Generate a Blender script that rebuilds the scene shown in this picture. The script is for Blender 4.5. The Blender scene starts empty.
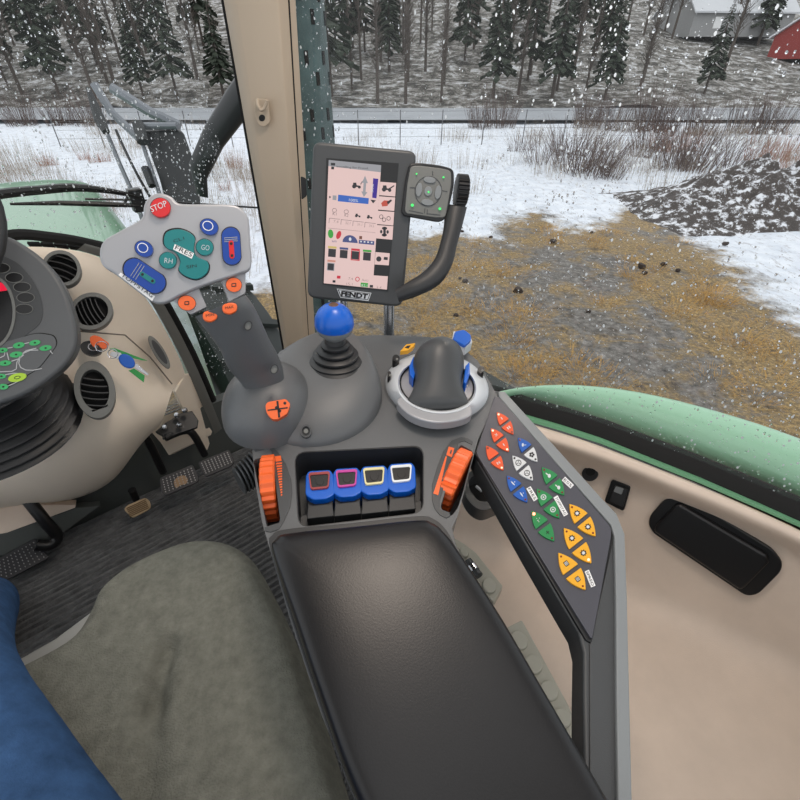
import bpy, bmesh, math, random
from mathutils import Vector, Matrix, noise
from mathutils.geometry import tessellate_polygon
random.seed(7)
S = bpy.context.scene
COL = S.collection
R_ = math.radians
# ---------------------------------------------------------------- camera
CAMZ = 1.2
PITCH = R_(37)
FP = 440.0
CAM = Vector((0, 0, CAMZ))
cd = bpy.data.cameras.new('camera'); cam = bpy.data.objects.new('camera', cd); COL.objects.link(cam)
cam.location = CAM; cam.rotation_euler = (math.pi/2-PITCH, 0, 0)
cd.sensor_width = 36; cd.lens = FP/800*36; cd.clip_start = 0.02; cd.clip_end = 600
S.camera = cam
S.view_settings.view_transform = 'Standard'; S.view_settings.look = 'None'
S.view_settings.gamma = 1; S.view_settings.use_curve_mapping = False
S.view_settings.exposure = 0.42

def ray(px, py):
    cx, cy = (px-400)/FP, (400-py)/FP
    return Vector((cx, math.cos(PITCH)+cy*math.sin(PITCH), -math.sin(PITCH)+cy*math.cos(PITCH)))
def D(px, py, d): return CAM + ray(px, py)*d
def atz(px, py, z):
    r = ray(px, py); return CAM + r*((z-CAMZ)/r.z)
def pl(px, py, P):
    p0, n = P[0], P[1]; r = ray(px, py)
    return CAM + r*((p0-CAM).dot(n)/r.dot(n))
def off(P, h): return (P[0]+P[1]*h, P[1])
CON = (Vector((0, 0, .67)), Vector((.05, -.12, 1)).normalized())
def con(px, py, h=0): return pl(px, py, off(CON, h))
def crop(ox, oy, s): return lambda *p: [(ox+a/s, oy+b/s) for a, b in p]
A = R_(40)
FW = Vector((-math.sin(A), math.cos(A), 0)); RT = Vector((math.cos(A), math.sin(A), 0))
UP = Vector((0, 0, 1))
def facing(px, py, d, up=0.0):      # plane at a depth, turned to the driver and partly up
    p = D(px, py, d); n = ((CAM-p).normalized()+UP*up).normalized()
    return (p, n)
def cr(pts, n=4, closed=True):      # Catmull-Rom, any dimension
    P = [Vector(p) for p in pts]; m = len(P); out = []
    rng = range(m) if closed else range(m-1)
    for i in rng:
        if closed: a, b, c, d = P[i-1], P[i], P[(i+1) % m], P[(i+2) % m]
        else: a, b, c, d = P[max(i-1, 0)], P[i], P[i+1], P[min(i+2, m-1)]
        for k in range(n):
            t = k/n
            out.append(.5*((2*b)+(c-a)*t+(2*a-5*b+4*c-d)*t*t+(3*b-a-3*c+d)*t**3))
    if not closed: out.append(P[-1])
    return out
def ell(cx, cy, rx, ry, rot=0, n=28):
    c, s = math.cos(R_(rot)), math.sin(R_(rot)); o = []
    for i in range(n):
        a = 2*math.pi*i/n; x, y = rx*math.cos(a), ry*math.sin(a)
        o.append((cx+x*c-y*s, cy+x*s+y*c))
    return o
def rnd(pts, r, n=5):               # round the corners of a 2D polygon
    out = []; m = len(pts)
    for i in range(m):
        p = Vector(pts[i][:2]); a = Vector(pts[i-1][:2])-p; b = Vector(pts[(i+1) % m][:2])-p
        q = min(r, a.length*.45, b.length*.45)
        s, e = p+a.normalized()*q, p+b.normalized()*q
        for k in range(n+1):
            t = k/n; out.append(tuple((1-t)**2*s+2*t*(1-t)*p+t*t*e))
    return out
# ---------------------------------------------------------------- materials
def srgb(c):
    return tuple(((v/255)/12.92 if v/255 <= .04045 else ((v/255+.055)/1.055)**2.4) for v in c)
MC = {}
def mat(name, c, rough=.5, metal=0, bump=0, bscale=200, var=0, vscale=8, spec=.5, emit=None, es=0, lin=False, coat=0, bdist=.001, detail=3):
    if name in MC: return MC[name]
    m = bpy.data.materials.new(name); m.use_nodes = True; nt = m.node_tree; b = nt.nodes['Principled BSDF']
    col = (*(c if lin else srgb(c)), 1)
    b.inputs['Base Color'].default_value = col; b.inputs['Roughness'].default_value = rough
    b.inputs['Metallic'].default_value = metal; b.inputs['Specular IOR Level'].default_value = spec
    b.inputs['Coat Weight'].default_value = coat
    if emit: b.inputs['Emission Color'].default_value = (*srgb(emit), 1); b.inputs['Emission Strength'].default_value = es
    tc = nt.nodes.new('ShaderNodeTexCoord')
    if bump:
        n = nt.nodes.new('ShaderNodeTexNoise'); n.inputs['Scale'].default_value = bscale; n.inputs['Detail'].default_value = detail
        bp = nt.nodes.new('ShaderNodeBump'); bp.inputs['Strength'].default_value = bump; bp.inputs['Distance'].default_value = bdist
        nt.links.new(tc.outputs['Object'], n.inputs['Vector']); nt.links.new(n.outputs['Fac'], bp.inputs['Height']); nt.links.new(bp.outputs['Normal'], b.inputs['Normal'])
    if var:
        n = nt.nodes.new('ShaderNodeTexNoise'); n.inputs['Scale'].default_value = vscale; n.inputs['Detail'].default_value = 6; n.inputs['Roughness'].default_value = .65
        r = nt.nodes.new('ShaderNodeValToRGB'); r.color_ramp.elements[0].position = .3; r.color_ramp.elements[1].position = .7
        r.color_ramp.elements[0].color = (*[v*(1-var) for v in col[:3]], 1); r.color_ramp.elements[1].color = (*[min(1, v*(1+var)) for v in col[:3]], 1)
        nt.links.new(tc.outputs['Object'], n.inputs['Vector']); nt.links.new(n.outputs['Fac'], r.inputs['Fac']); nt.links.new(r.outputs['Color'], b.inputs['Base Color'])
    MC[name] = m; return m
GREY = mat('console_grey', (90, 92, 94), .42, bump=.25, bscale=900, var=.05, vscale=6)
GREYL = mat('grey_edge', (128, 132, 134), .4, bump=.15, bscale=900)
DGREY = mat('dark_grey_plastic', (64, 66, 68), .42, bump=.2, bscale=900)
CHAR = mat('charcoal_plastic', (40, 41, 43), .45, bump=.15, bscale=900)
BLACK = mat('black_plastic', (20, 20, 22), .35)
BLACKM = mat('black_matt', (12, 12, 13), .8)
RUBBER = mat('black_rubber', (24, 25, 28), .38, bump=.2, bscale=500)
PAD = mat('black_leather', (20, 19, 21), .33, bump=.12, bscale=520, spec=.4, bdist=.0008, detail=5, var=.12, vscale=14)
BEIGE = mat('beige_plastic', (244, 230, 212), .5, bump=.2, bscale=700, var=.03, vscale=5)
BEIGED = mat('beige_side_plastic', (222, 204, 188), .5, bump=.25, bscale=600, var=.06, vscale=7)
TRIMG = mat('grey_trim', (112, 113, 110), .5, bump=.2, bscale=700)
SILVER = mat('silver_paint', (160, 161, 165), .36, metal=.25, bump=.05, bscale=1200)
SILVL = mat('light_silver', (206, 210, 214), .32, metal=.1)
CHROME = mat('brushed_metal', (190, 192, 196), .25, metal=1)
ORANGE = mat('orange_plastic', (238, 104, 46), .4)
ORANGEK = mat('orange_key', (224, 84, 36), .45)
RED = mat('red_button', (205, 28, 34), .3)
BLUE = mat('blue_button', (8, 92, 196), .3)
BLUEJ = mat('dark_blue_button', (8, 62, 150), .3)
STUD = mat('worn_stud', (150, 150, 150), .45, metal=.4)
BLUEK = mat('blue_key', (14, 84, 170), .45)
TEAL = mat('teal_button', (8, 118, 120), .35)
GREENK = mat('green_key', (28, 128, 68), .45)
YELK = mat('yellow_key', (230, 166, 30), .45)
WHITEK = mat('white_key', (206, 208, 210), .45)
WHITE = mat('white_label', (235, 235, 235), .5)
INK = mat('black_ink', (22, 22, 24), .6)
PANELK = mat('keypad_membrane', (70, 70, 78), .42, bump=.1, bscale=900)
LEDON = mat('lit_red_led', (255, 190, 170), .4, emit=(255, 95, 70), es=3.5)
LEDOFF = mat('dark_led', (120, 36, 24), .3)
LEDOR = mat('pale_led', (255, 220, 190), .3, emit=(255, 215, 180), es=.6)
SEATM = mat('grey_green_upholstery', (118, 118, 109), .95, bump=1.0, bscale=420, var=.22, vscale=60, bdist=.002, spec=.1)
JEANS = mat('blue_denim', (54, 82, 120), .9, bump=.5, bscale=500, var=.3, vscale=30, spec=.1)
GPAINT = mat('green_tractor_paint', (98, 148, 112), .32, coat=.4, var=.06, vscale=3)
GPAINTD = mat('green_fender_paint', (154, 200, 170), .35, coat=.4, bump=.05, bscale=80)
TYRE = mat('tyre_rubber', (56, 60, 60), .7, bump=.4, bscale=60)
# ---------------------------------------------------------------- mesh builder
ROOT = {}
class MB:
    def __init__(s): s.v = []; s.f = []; s.mi = []; s.mats = []; s.k = 0
    def m(s, mt):
        if mt not in s.mats: s.mats.append(mt)
        s.k = s.mats.index(mt); return s
    def add(s, vs, fs):
        o = len(s.v); s.v += [Vector(v) for v in vs]
        for f in fs: s.f.append([i+o for i in f]); s.mi.append(s.k)
        return s
    def prism(s, top, d, holes=()):         # 3D polygon extruded by vector d
        loops = [[Vector(p) for p in top]]+[[Vector(p) for p in h] for h in holes]
        flat = [p for l in loops for p in l]; n = len(flat); vs = flat+[p+d for p in flat]; fs = []
        if holes:
            T = tessellate_polygon(loops)
            nn = -d
            for t in T:
                a, b, c = [flat[i] for i in t]
                if (b-a).cross(c-a).dot(nn) < 0: t = (t[0], t[2], t[1])
                fs.append(list(t)); fs.append([t[2]+n, t[1]+n, t[0]+n])
        else:
            fs.append(list(range(n))); fs.append([i+n for i in reversed(range(n))])
        st = 0
        for l in loops:
            m = len(l)
            for i in range(m):
                a, b = st+i, st+(i+1) % m; fs.append([a, b, b+n, a+n])
            st += m
        return s.add(vs, fs)
    def plate(s, px, P, h0, h1, holes=()):   # traced outline on a plane, between two heights above it
        T = [pl(x, y, off(P, h1)) for x, y in [tuple(q)[:2] for q in px]]
        H = [[pl(x, y, off(P, h1)) for x, y in [tuple(q)[:2] for q in h]] for h in holes]
        return s.prism(T, P[1]*(h0-h1), H)
    def grid(s, rows, cu=False, cv=False):
        r, c = len(rows), len(rows[0]); vs = [p for w in rows for p in w]; fs = []
        for i in range(r if cv else r-1):
            for j in range(c if cu else c-1):
                fs.append([i*c+j, i*c+(j+1) % c, ((i+1) % r)*c+(j+1) % c, ((i+1) % r)*c+j])
        return s.add(vs, fs)
    def caps(s, rows):
        o = len(s.v); c = len(rows[0])
        s.grid(rows, cu=True)
        s.f.append([o+i for i in reversed(range(c))]); s.mi.append(s.k)
        e = o+(len(rows)-1)*c; s.f.append([e+i for i in range(c)]); s.mi.append(s.k)
        return s
    def tube(s, pts, r, n=12, smooth=0):
        P = [Vector(p) for p in pts]
        rr = r if isinstance(r, (list, tuple)) else [r]*len(P)
        if smooth:
            Q = cr([(*p, q) for p, q in zip(P, rr)], smooth, False)
            P = [Vector(q[:3]) for q in Q]; rr = [q[3] for q in Q]
        rows = []; u = None
        for i, p in enumerate(P):
            t = (P[min(i+1, len(P)-1)]-P[max(i-1, 0)]).normalized()
            if u is None: u = t.orthogonal().normalized()
            u = (u-t*u.dot(t)).normalized(); w = t.cross(u)
            rows.append([p+(u*math.cos(2*math.pi*k/n)+w*math.sin(2*math.pi*k/n))*rr[i] for k in range(n)])
        return s.caps(rows)
    def lathe(s, c, ax, prof, n=32, sx=1, xd=None):   # prof: (radius, height)
        ax = ax.normalized(); u = (xd-ax*xd.dot(ax)).normalized() if xd else ax.orthogonal().normalized(); w = ax.cross(u)
        rows = [[c+ax*h+(u*math.cos(2*math.pi*k/n)*sx+w*math.sin(2*math.pi*k/n))*max(r, 1e-5) for k in range(n)] for r, h in prof]
        return s.caps(rows)
    def lr(s, st, ratio=.8, n=20, flat=0, smooth=3):      # limb from image-side left/right points and a depth
        rows = []
        Q = cr([(*a, *b, d) for a, b, d in st], smooth, False) if smooth else [Vector((*a, *b, d)) for a, b, d in st]
        for q in Q:
            l, r = D(q[0], q[1], q[4]), D(q[2], q[3], q[4]); c = (l+r)/2; w = (r-l)/2
            v = (CAM-c).normalized(); v = (v-w.normalized()*v.dot(w.normalized())).normalized()*w.length*ratio
            rows.append([c+w*math.cos(2*math.pi*k/n)+v*math.sin(2*math.pi*k/n) for k in range(n)])
        return s.caps(rows)
    def box(s, c, x, y, z):       # centre and half vectors
        vs = [c+x*i+y*j+z*k for i in (-1, 1) for j in (-1, 1) for k in (-1, 1)]
        return s.add(vs, [[0, 1, 3, 2], [4, 6, 7, 5], [0, 4, 5, 1], [2, 3, 7, 6], [0, 2, 6, 4], [1, 5, 7, 3]])
    def ball(s, c, r, n=12, sx=(1, 1, 1), half=False):
        rows = []
        m = n//2
        for i in range(1, m):
            t = math.pi*i/m
            rows.append([c+Vector((r*sx[0]*math.sin(t)*math.cos(2*math.pi*k/n), r*sx[1]*math.sin(t)*math.sin(2*math.pi*k/n), r*sx[2]*math.cos(t))) for k in range(n)])
        return s.caps(rows)
    def text(s, st, P, h, bl, br, th, bold=.02, thick=.0004, sp=1.0):
        """lettering between two image points on a plane; th = height in image px"""
        cu = bpy.data.curves.new('t', 'FONT'); cu.body = st; cu.offset = bold; cu.space_character = sp; cu.resolution_u = 3
        o = bpy.data.objects.new('t', cu); COL.objects.link(o)
        bpy.context.view_layer.update()
        me = bpy.data.meshes.new_from_object(o.evaluated_get(bpy.context.evaluated_depsgraph_get()))
        bpy.data.objects.remove(o); bpy.data.curves.remove(cu)
        X = [v.co.x for v in me.vertices]; Y = [v.co.y for v in me.vertices]
        if not X: return s
        x0, x1, y0, y1 = min(X), max(X), min(Y), max(Y)
        a, b = Vector(bl), Vector(br); e = (b-a).normalized(); nn = Vector((e.y, -e.x))*th
        A_, B_, C_ = pl(*a, off(P, h)), pl(*b, off(P, h)), pl(*(a+nn), off(P, h))
        vs = [A_+(B_-A_)*((v.co.x-x0)/(x1-x0))+(C_-A_)*((v.co.y-y0)/(y1-y0)) for v in me.vertices]
        s.add(vs, [list(p.vertices) for p in me.polygons]); bpy.data.meshes.remove(me)
        return s
    def build(s, name, parent=None, bevel=0, seg=2, sub=0, flat=False, label=None, cat=None, group=None, kind=None, origin=None, weld=False, ang=40):
        me = bpy.data.meshes.new(name)
        if parent is not None: o0 = ROOT[parent.name]
        else:
            if origin is not None: o0 = Vector(origin)
            else:
                xs = [v.x for v in s.v]; ys = [v.y for v in s.v]; zs = [v.z for v in s.v]
                o0 = Vector(((min(xs)+max(xs))/2, (min(ys)+max(ys))/2, min(zs)))
        me.from_pydata([v-o0 for v in s.v], [], s.f)
        for mt in s.mats: me.materials.append(mt)
        me.polygons.foreach_set('material_index', s.mi); me.update()
        b = bmesh.new(); b.from_mesh(me)
        if weld: bmesh.ops.remove_doubles(b, verts=b.verts, dist=1e-5)
        bmesh.ops.recalc_face_normals(b, faces=b.faces)
        for f in b.faces: f.smooth = not flat
        if not sub:
            for e in b.edges:
                if len(e.link_faces) == 2 and e.calc_face_angle(0) > R_(ang): e.smooth = False
        b.to_mesh(me); b.free()
        o = bpy.data.objects.new(name, me); COL.objects.link(o)
        if parent is not None: o.parent = parent; ROOT[o.name] = o0
        else: o.location = o0; ROOT[o.name] = o0
        if bevel:
            md = o.modifiers.new('bevel', 'BEVEL'); md.width = bevel; md.segments = seg; md.limit_method = 'ANGLE'; md.angle_limit = R_(40); md.harden_normals = True
        if sub:
            md = o.modifiers.new('subdiv', 'SUBSURF'); md.levels = sub; md.render_levels = sub
        return tag(o, label, cat, group, kind)
def tag(o, label=None, cat=None, group=None, kind=None):
    if label: o['label'] = label
    if cat: o['category'] = cat
    if group: o['group'] = group
    if kind: o['kind'] = kind
    return o
def thing(name, loc, label, cat, group=None):
    o = bpy.data.objects.new(name, None); COL.objects.link(o); o.location = loc; o.empty_display_size = .05
    ROOT[o.name] = Vector(loc); return tag(o, label, cat, group)
def pillow(mb, out, n, h, prof, dent=None):   # outline in 3D, domed; prof = list of (inset 0..1, height fraction)
    c = sum(out, Vector())/len(out); rows = []
    for t, k in prof:
        rows.append([p.lerp(c, t)+n*(h*k) for p in out])
    if dent:
        for w in rows:
            for i, p in enumerate(w): w[i] = p+n*dent(p)
    mb.caps(rows); return mb
# ================================================================ ARMREST CONSOLE
C4 = crop(240, 290, 3.077); CL = crop(240, 420, 5.714); CR2 = crop(370, 430, 5.714); CJ = crop(90, 180, 3.636)
croot = thing('armrest_console', con(390, 600, -.10), 'grey armrest console with a black leather pad, orange thumb wheels and a keypad arm', 'armrest')
n = CON[1]
outline = [(253, 430), (256, 405), (266, 372), (280, 351), (302, 342), (335, 337), (380, 335), (430, 337), (458, 344), (478, 361), (492, 386),
           (498, 398), (488, 418), (478, 440), (467, 480), (458, 515), (452, 528), (456, 546), (500, 626), (546, 702), (606, 806), (668, 914),
           (405, 914), (360, 806), (317, 702), (290, 620), (268, 543), (262, 522), (255, 480), (252, 446)]
recess = rnd([(294, 452), (424, 445), (424, 513), (298, 528)], 12)
slotL = rnd([(253, 460), (270, 455), (283, 522), (267, 528)], 4)
slotR = rnd([(460, 444), (474, 452), (458, 508), (451, 517), (440, 508)], 4)
b = MB().m(GREY).plate(outline, CON, -.055, 0, [recess, slotL, slotR])
b.build('housing', croot, bevel=.004)
b = MB().m(DGREY).plate(outline, CON, -.075, -.0551)
b.build('underside', croot, bevel=.003)
# keypad arm
arm = [(490, 389), (505, 392), (560, 452), (600, 497), (617, 515), (624, 535), (626, 600), (628, 700), (630, 820), (585, 820), (583, 700), (583, 652), (578, 632), (530, 552), (478, 462), (474, 452), (480, 436), (488, 418)]
MB().m(DGREY).plate(arm, CON, -.045, -.004).build('keypad_arm', croot, bevel=.004)
MB().m(DGREY).plate([(590, 645), (613, 540), (615, 600), (616, 820), (590, 820)], CON, -.01, -.002).build('arm_inlay', croot, bevel=.001)
MB().m(GREYL).plate([(498, 391), (505, 391.5), (560, 451.5), (600, 496), (617, 514), (625, 534), (627.5, 600), (630, 700), (633, 820), (618, 820), (616.5, 700), (616, 600), (614.5, 536), (611, 524.5), (596, 507.5), (548, 453), (499, 396.5)], CON, -.02, .003).build('arm_edge', croot, bevel=.002, label='light grey raised edge')
MB().m(BLACK).plate([(493.5, 395), (499, 395), (613, 526), (613, 535), (592, 643), (586, 640), (474.5, 453)], CON, -.026, -.001).build('keypad_base', croot, bevel=.0015)
PK = off(CON, .002)
kp = MB().m(PANELK).plate(rnd([(494.5, 396), (499, 397), (611, 527), (611.5, 535), (592, 640), (476, 453)], 4), CON, -.002, .002).build('keypad', croot, bevel=.0008)
def leaf(a, b_, side):
    a, b_ = Vector(a), Vector(b_); c = (a+b_)/2; h = (b_-a)/2; L = h.length; u = h/L; w = Vector((-u.y, u.x)); W = L*.40
    fn = lambda t: W*(1-abs(t)**1.9)
    ts = [.10+.9*(i/9) for i in range(10)]
    o = [c+u*(side*t*L)+w*fn(t) for t in ts]+[c+u*(side*t*L)-w*fn(t) for t in reversed(ts[:-1])]
    return [tuple(p) for p in o], c+u*(side*.80*L), c+u*(side*.42*L), u, L
pairs = [((497, 412), (513.5, 434), ORANGEK, ORANGEK), ((491, 428), (509, 451.5), ORANGEK, ORANGEK), ((486.2, 445.5), (503.5, 470), ORANGEK, ORANGEK),
         ((518, 437.5), (537.5, 461.5), BLUEK, WHITEK), ((512.5, 455.5), (533, 480), WHITEK, WHITEK), ((507, 475.5), (527.5, 502), BLUEK, BLUEK),
         ((542, 467), (564.5, 495), GREENK, GREENK), ((537, 488.5), (559.5, 518), GREENK, GREENK), ((531.7, 510.6), (554.4, 541), GREENK, GREENK),
         ((569.5, 503.8), (595.7, 536), YELK, YELK), ((564, 527.8), (591.5, 563), YELK, YELK), ((558.5, 552.6), (585.7, 589.7), YELK, YELK)]
lit = {(2, 1): LEDON, (8, -1): LEDON, (10, 1): LEDON, (1, -1): LEDOR, (1, 1): LEDOR, (2, 1): LEDOR, (0, -1): LEDOR}
names = {id(ORANGEK): 'orange', id(BLUEK): 'blue', id(WHITEK): 'white', id(GREENK): 'green', id(YELK): 'yellow'}
def gear(c, r, teeth=8):
    o = []
    for i in range(teeth*4):
        q = r if (i % 4) < 2 else r*.74
        a = 2*math.pi*i/(teeth*4); o.append((c[0]+q*math.cos(a), c[1]+q*math.sin(a)))
    return o
for i, (a, b_, m1, m2) in enumerate(pairs):
    for side, mm in ((-1, m1), (1, m2)):
        o, led, ic, u, L = leaf(a, b_, side)
        k = MB().m(mm).plate(o, PK, 0, .0022)
        lm = lit.get((i, side), LEDOFF if mm is not WHITEK else INK)
        k.m(lm).plate(ell(*led, 1.5, 1.5, n=10) if lm is LEDON else ell(*led, 1.1, 1.1, n=8), PK, .002, .0032 if lm is LEDON else .0027)
        x, y = ic
        w = Vector((-u.y, u.x))
        if i >= 9:
            if i == 11:
                q = [tuple(Vector(ic)+u*p+w*s) for p, s in ((-2.6, -2.2), (2.6, -2.2), (2.6, 2.2), (-2.6, 2.2))]
                k.m(INK).plate(q, PK, .002, .0026)
                for e in (-1.2, 0, 1.2):
                    q = [tuple(Vector(ic)+u*p+w*(s+e)) for p, s in ((-2, -.35), (2, -.35), (2, .35), (-2, .35))]
                    k.m(WHITEK).plate(q, PK, .002, .003)
            else:
                k.m(INK).plate(gear(ic, 3.4), PK, .002, .0026); k.m(WHITEK).plate(ell(x, y, 1.7, 1.7, n=12), PK, .002, .003)
        elif i == 7:
            k.m(WHITEK).plate(ell(x, y, 2.9, 2.9, n=16), PK, .002, .0026, [ell(x, y, 1.9, 1.9, n=12)]); k.plate(ell(x, y, 1, 1, n=8), PK, .002, .0026)
        elif i == 6:
            k.m(WHITEK).plate(ell(x+.8, y+.6, 1.6, 2.0, n=12), PK, .002, .0026); k.plate(ell(x-1.5, y-1.2, 1.9, .6, 40, 8), PK, .002, .0026)
        elif i == 8:
            if side == -1:
                for q in ((-1.5, -1), (1.2, -1.4), (0, .6), (.6, 2.2), (-.6, 1)): k.m(WHITEK).plate(ell(x+q[0], y+q[1], .6, .5, n=6), PK, .002, .0026)
            else:
                for q in (45, 135): k.m(INK).plate(ell(x, y, 2.6, .4, q, 8), PK, .002, .0026)
        elif i == 5:
            k.m(WHITEK).plate(ell(x, y, 2.9, .65, 50+side*6, 8), PK, .002, .0026); k.plate(ell(x+1.8, y-1.4, .6, .6, n=6), PK, .002, .0026)
        elif i == 4:
            k.m(INK).plate(ell(x, y, 3, 3, n=18), PK, .002, .0026, [ell(x, y, 2.4, 2.4, n=16)])
            for q in (90, 210, 330): k.plate([(x, y), (x+2*math.cos(R_(q-12)), y-2*math.sin(R_(q-12))), (x+2*math.cos(R_(q+12)), y-2*math.sin(R_(q+12)))], PK, .002, .0026)
        elif i == 3 and side == 1:
            for q in range(5): k.m(INK).plate(ell(x+1.7*math.cos(q*1.257), y+1.7*math.sin(q*1.257), 1.15, 1.15, n=8), PK, .002, .0026)
        elif i == 3:
            k.m(WHITEK).plate(ell(x-.8, y+.3, 1.1, 1.9, n=8), PK, .002, .0026); k.plate(ell(x+1.4, y+.4, 1.5, .4, -10, 8), PK, .002, .0026)
        else:
            t = {(0, -1): 'I', (0, 1): 'II', (1, -1): 'X', (1, 1): 'I', (2, 1): 'N'}.get((i, side))
            if t:
                s_ = Vector(ic)-u.yx.xy*0
                d = w*-1; c0 = Vector(ic)-d*(1.6 if len(t) > 1 or t != 'I' else .5)+u*1.3; c1 = c0+d*(3.2 if len(t) > 1 or t != 'I' else 1)
                k.m(WHITEK).text(t, PK, .0028, c0, c1, 2.7)
        k.build('key', kp, bevel=.0004, seg=1, label=names[id(mm)]+' leaf shaped membrane key')
    c = (Vector(a)+Vector(b_))/2
for tx, q0, q1, th in (('FRES', (527.5, 489), (534, 500), 3.6), ('ESS', (563, 480.3), (570.5, 487.3), 3.6), ('TOPPSTAG', (554.6, 498), (564.2, 515.2), 3.4), ('SPRED', (585.7, 572), (591.6, 586.2), 3.4)):
    q0, q1 = Vector(q0), Vector(q1); e = (q1-q0).normalized(); nn = Vector((e.y, -e.x))
    P4 = [tuple(q0-e*.9-nn*.7), tuple(q1+e*.9-nn*.7), tuple(q1+e*.9+nn*(th+.5)), tuple(q0-e*.9+nn*(th+.5))]
    k = MB().m(WHITE).plate(P4, PK, .0002, .0012); k.m(INK).text(tx, PK, .0016, q0+nn*.3, q1+nn*.3, th-.9, bold=.0)
    k.build('sticker', kp, label='small white sticker reading '+tx)
# pad
po = cr([(275, 560), (277, 547), (290, 541), (350, 535), (415, 528), (431, 531), (442, 540), (457, 560), (500, 628), (541, 700), (598, 800), (650, 890), (640, 906), (600, 908), (430, 908), (404, 890), (357, 800), (321, 700), (296, 624)], 5)
out = [con(x, y, .0) for x, y in po]
MBp = MB().m(PAD)
def pdent(p):
    q = -0.0
    for c, r_, d in ((con(386, 553), .006, .004), (con(432, 652), .006, .003)):
        t = (p-c).length; q -= d*math.exp(-(t/r_)**2)
    return q
pillow(MBp, out, n, .034, [(0, 0), (-.008, .28), (0, .55), (.02, .74), (.06, .86), (.12, .93), (.2, .97), (.32, .99), (.45, 1), (.6, 1), (.75, 1), (.9, 1)], pdent)
MBp.build('leather_pad', croot, sub=2, label='black leather armrest pad, slightly worn')
MB().m(CHAR).plate([(x, y) for x, y in cr([(270.5, 549), (272, 535), (286, 529), (350, 523), (416, 516), (434, 519), (447, 531), (461, 556), (503, 627), (544, 700), (602, 802), (656, 896), (640, 911), (600, 912), (425, 912), (398, 890), (354, 800), (318, 700), (293, 624)], 4)], CON, -.01, .002).build('pad_rim', croot, bevel=.001)
# recess lining and four levers
inner = [(290, 455), (426, 450), (424, 520), (298, 530)]
MB().m(CHAR).plate(rnd([(291, 448), (428, 441), (428, 518), (294, 533)], 12), CON, -.052, -.0005, [rnd([(295, 453), (423, 446.5), (423, 512.5), (299, 527)], 11)]).build('recess_wall', croot)
MB().m(DGREY).plate(rnd([(300, 515), (422, 500), (424, 514), (299, 528)], 3), off(CON, 0), -.054, -.034).build('recess_step', croot, bevel=.002)
lc = [((150, 60, 60), (205, 0)), ((190, 60, 150), (289, -7)), ((220, 210, 160), (373, -14)), ((225, 228, 230), (457, -22))]
for i, (cc, (x0, dy)) in enumerate(lc):
    q = lambda *p: [(240+(x0+a)/3.077, 290+(bb+dy)/3.077) for a, bb in p]
    edge = mat('lever_edge_%s' % ('red', 'magenta', 'cream', 'white')[i], cc, .35)
    lv = MB().m(BLUE)
    lv.plate(rnd(q((-3, 570), (6, 556), (72, 552), (82, 565), (86, 628), (62, 642), (20, 645), (-4, 630)), 3), CON, -.045, -.006)
    o = lv.build('lever', croot, bevel=.002, label='blue lever cap with %s rimmed black window' % ('dark red', 'magenta', 'cream', 'white')[i])
    w = rnd(q((5, 562), (72, 557), (68, 608), (12, 614)), 3); w2 = rnd(q((10, 569), (67, 565), (64, 603), (16, 608)), 2)
    w3 = q((10, 569), (67, 565), (64, 603), (16, 608))
    MB().m(edge).plate(w, CON, -.008, -.003, [w2]).build('window_rim', o)
    MB().m(BLACK).plate(w2, CON, -.008, -.0042).plate(ell(*q((40, 586))[0], 4.2, 4.6), CON, -.006, -.0034).build('window', o, bevel=.0005)
    MB().m(CHAR).plate(q((2, 640), (78, 633), (82, 658), (2, 668)), CON, -.045, -.018).plate(q((3, 664), (80, 656), (84, 695), (0, 704)), CON, -.04, -.010).build('paddle', o, bevel=.0015, label='dark grey rubber paddle')
# thumb wheels
def thumbwheel(name, c, ax, r, w, tooth, up, lab):
    ax = ax.normalized(); u = (up-ax*up.dot(ax)).normalized(); v = ax.cross(u); N = 132; b = MB().m(ORANGE); rows = []
    for hw, k in ((-w, .80), (-w, .94), (-w*.8, 1), (w*.8, 1), (w, .94), (w, .80)):
        row = []
        for i in range(N):
            a = 2*math.pi*i/N; rr = r*k
            if k > .9: rr += r*.03*(math.cos(a*26))
            if abs((a-tooth+math.pi) % (2*math.pi)-math.pi) < .13 and k > .9: rr += r*.18
            row.append(c+ax*hw+(u*math.cos(a)+v*math.sin(a))*rr)
        rows.append(row)
    b.caps(rows); return b.build(name, croot, label=lab, ang=30)
cL = con(271.5, 488, -.036); axL = con(277, 490)-con(262, 492)
thumbwheel('thumb_wheel', cL, axL, .049, .0105, R_(-62), n, 'orange ribbed thumb wheel beside the left edge')
cR = con(455, 481, -.036); axR = con(463, 486)-con(449, 480)
thumbwheel('thumb_wheel', cR, axR, .051, .0115, R_(52), n, 'orange ribbed thumb wheel beside the keypad')
# bezels round the wheels, with scales
bz = CL((90, 145), (125, 130), (170, 135), (215, 180), (262, 250), (292, 340), (298, 420), (285, 500), (250, 580), (220, 625), (175, 640), (145, 635), (140, 610), (160, 605), (225, 585), (228, 560), (180, 180), (165, 160), (85, 180))
MB().m(DGREY).plate(bz, CON, -.004, .0012).build('wheel_bezel', croot, bevel=.0006)
sc = MB().m(ORANGE).plate(CL((198, 208), (232, 203), (238, 232), (205, 238)), CON, .001, .0017)
for k in range(13):
    y = 245+k*15; wd = 34-k*2.2; x = 206+k*2.3
    sc.plate(CL((x, y), (x+wd, y-3), (x+wd, y+5), (x, y+9)), CON, .001, .0017)
sc.build('scale_mark', croot)
bz = CR2((465, 60), (520, 38), (560, 45), (590, 66), (585, 85), (540, 62), (510, 70), (490, 140), (440, 260), (400, 400), (400, 450), (455, 470), (460, 490), (435, 503), (400, 485), (370, 450), (355, 400), (355, 310), (385, 210), (420, 120))
MB().m(DGREY).plate(bz, CON, -.004, .0012).build('wheel_bezel', croot, bevel=.0006)
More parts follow.
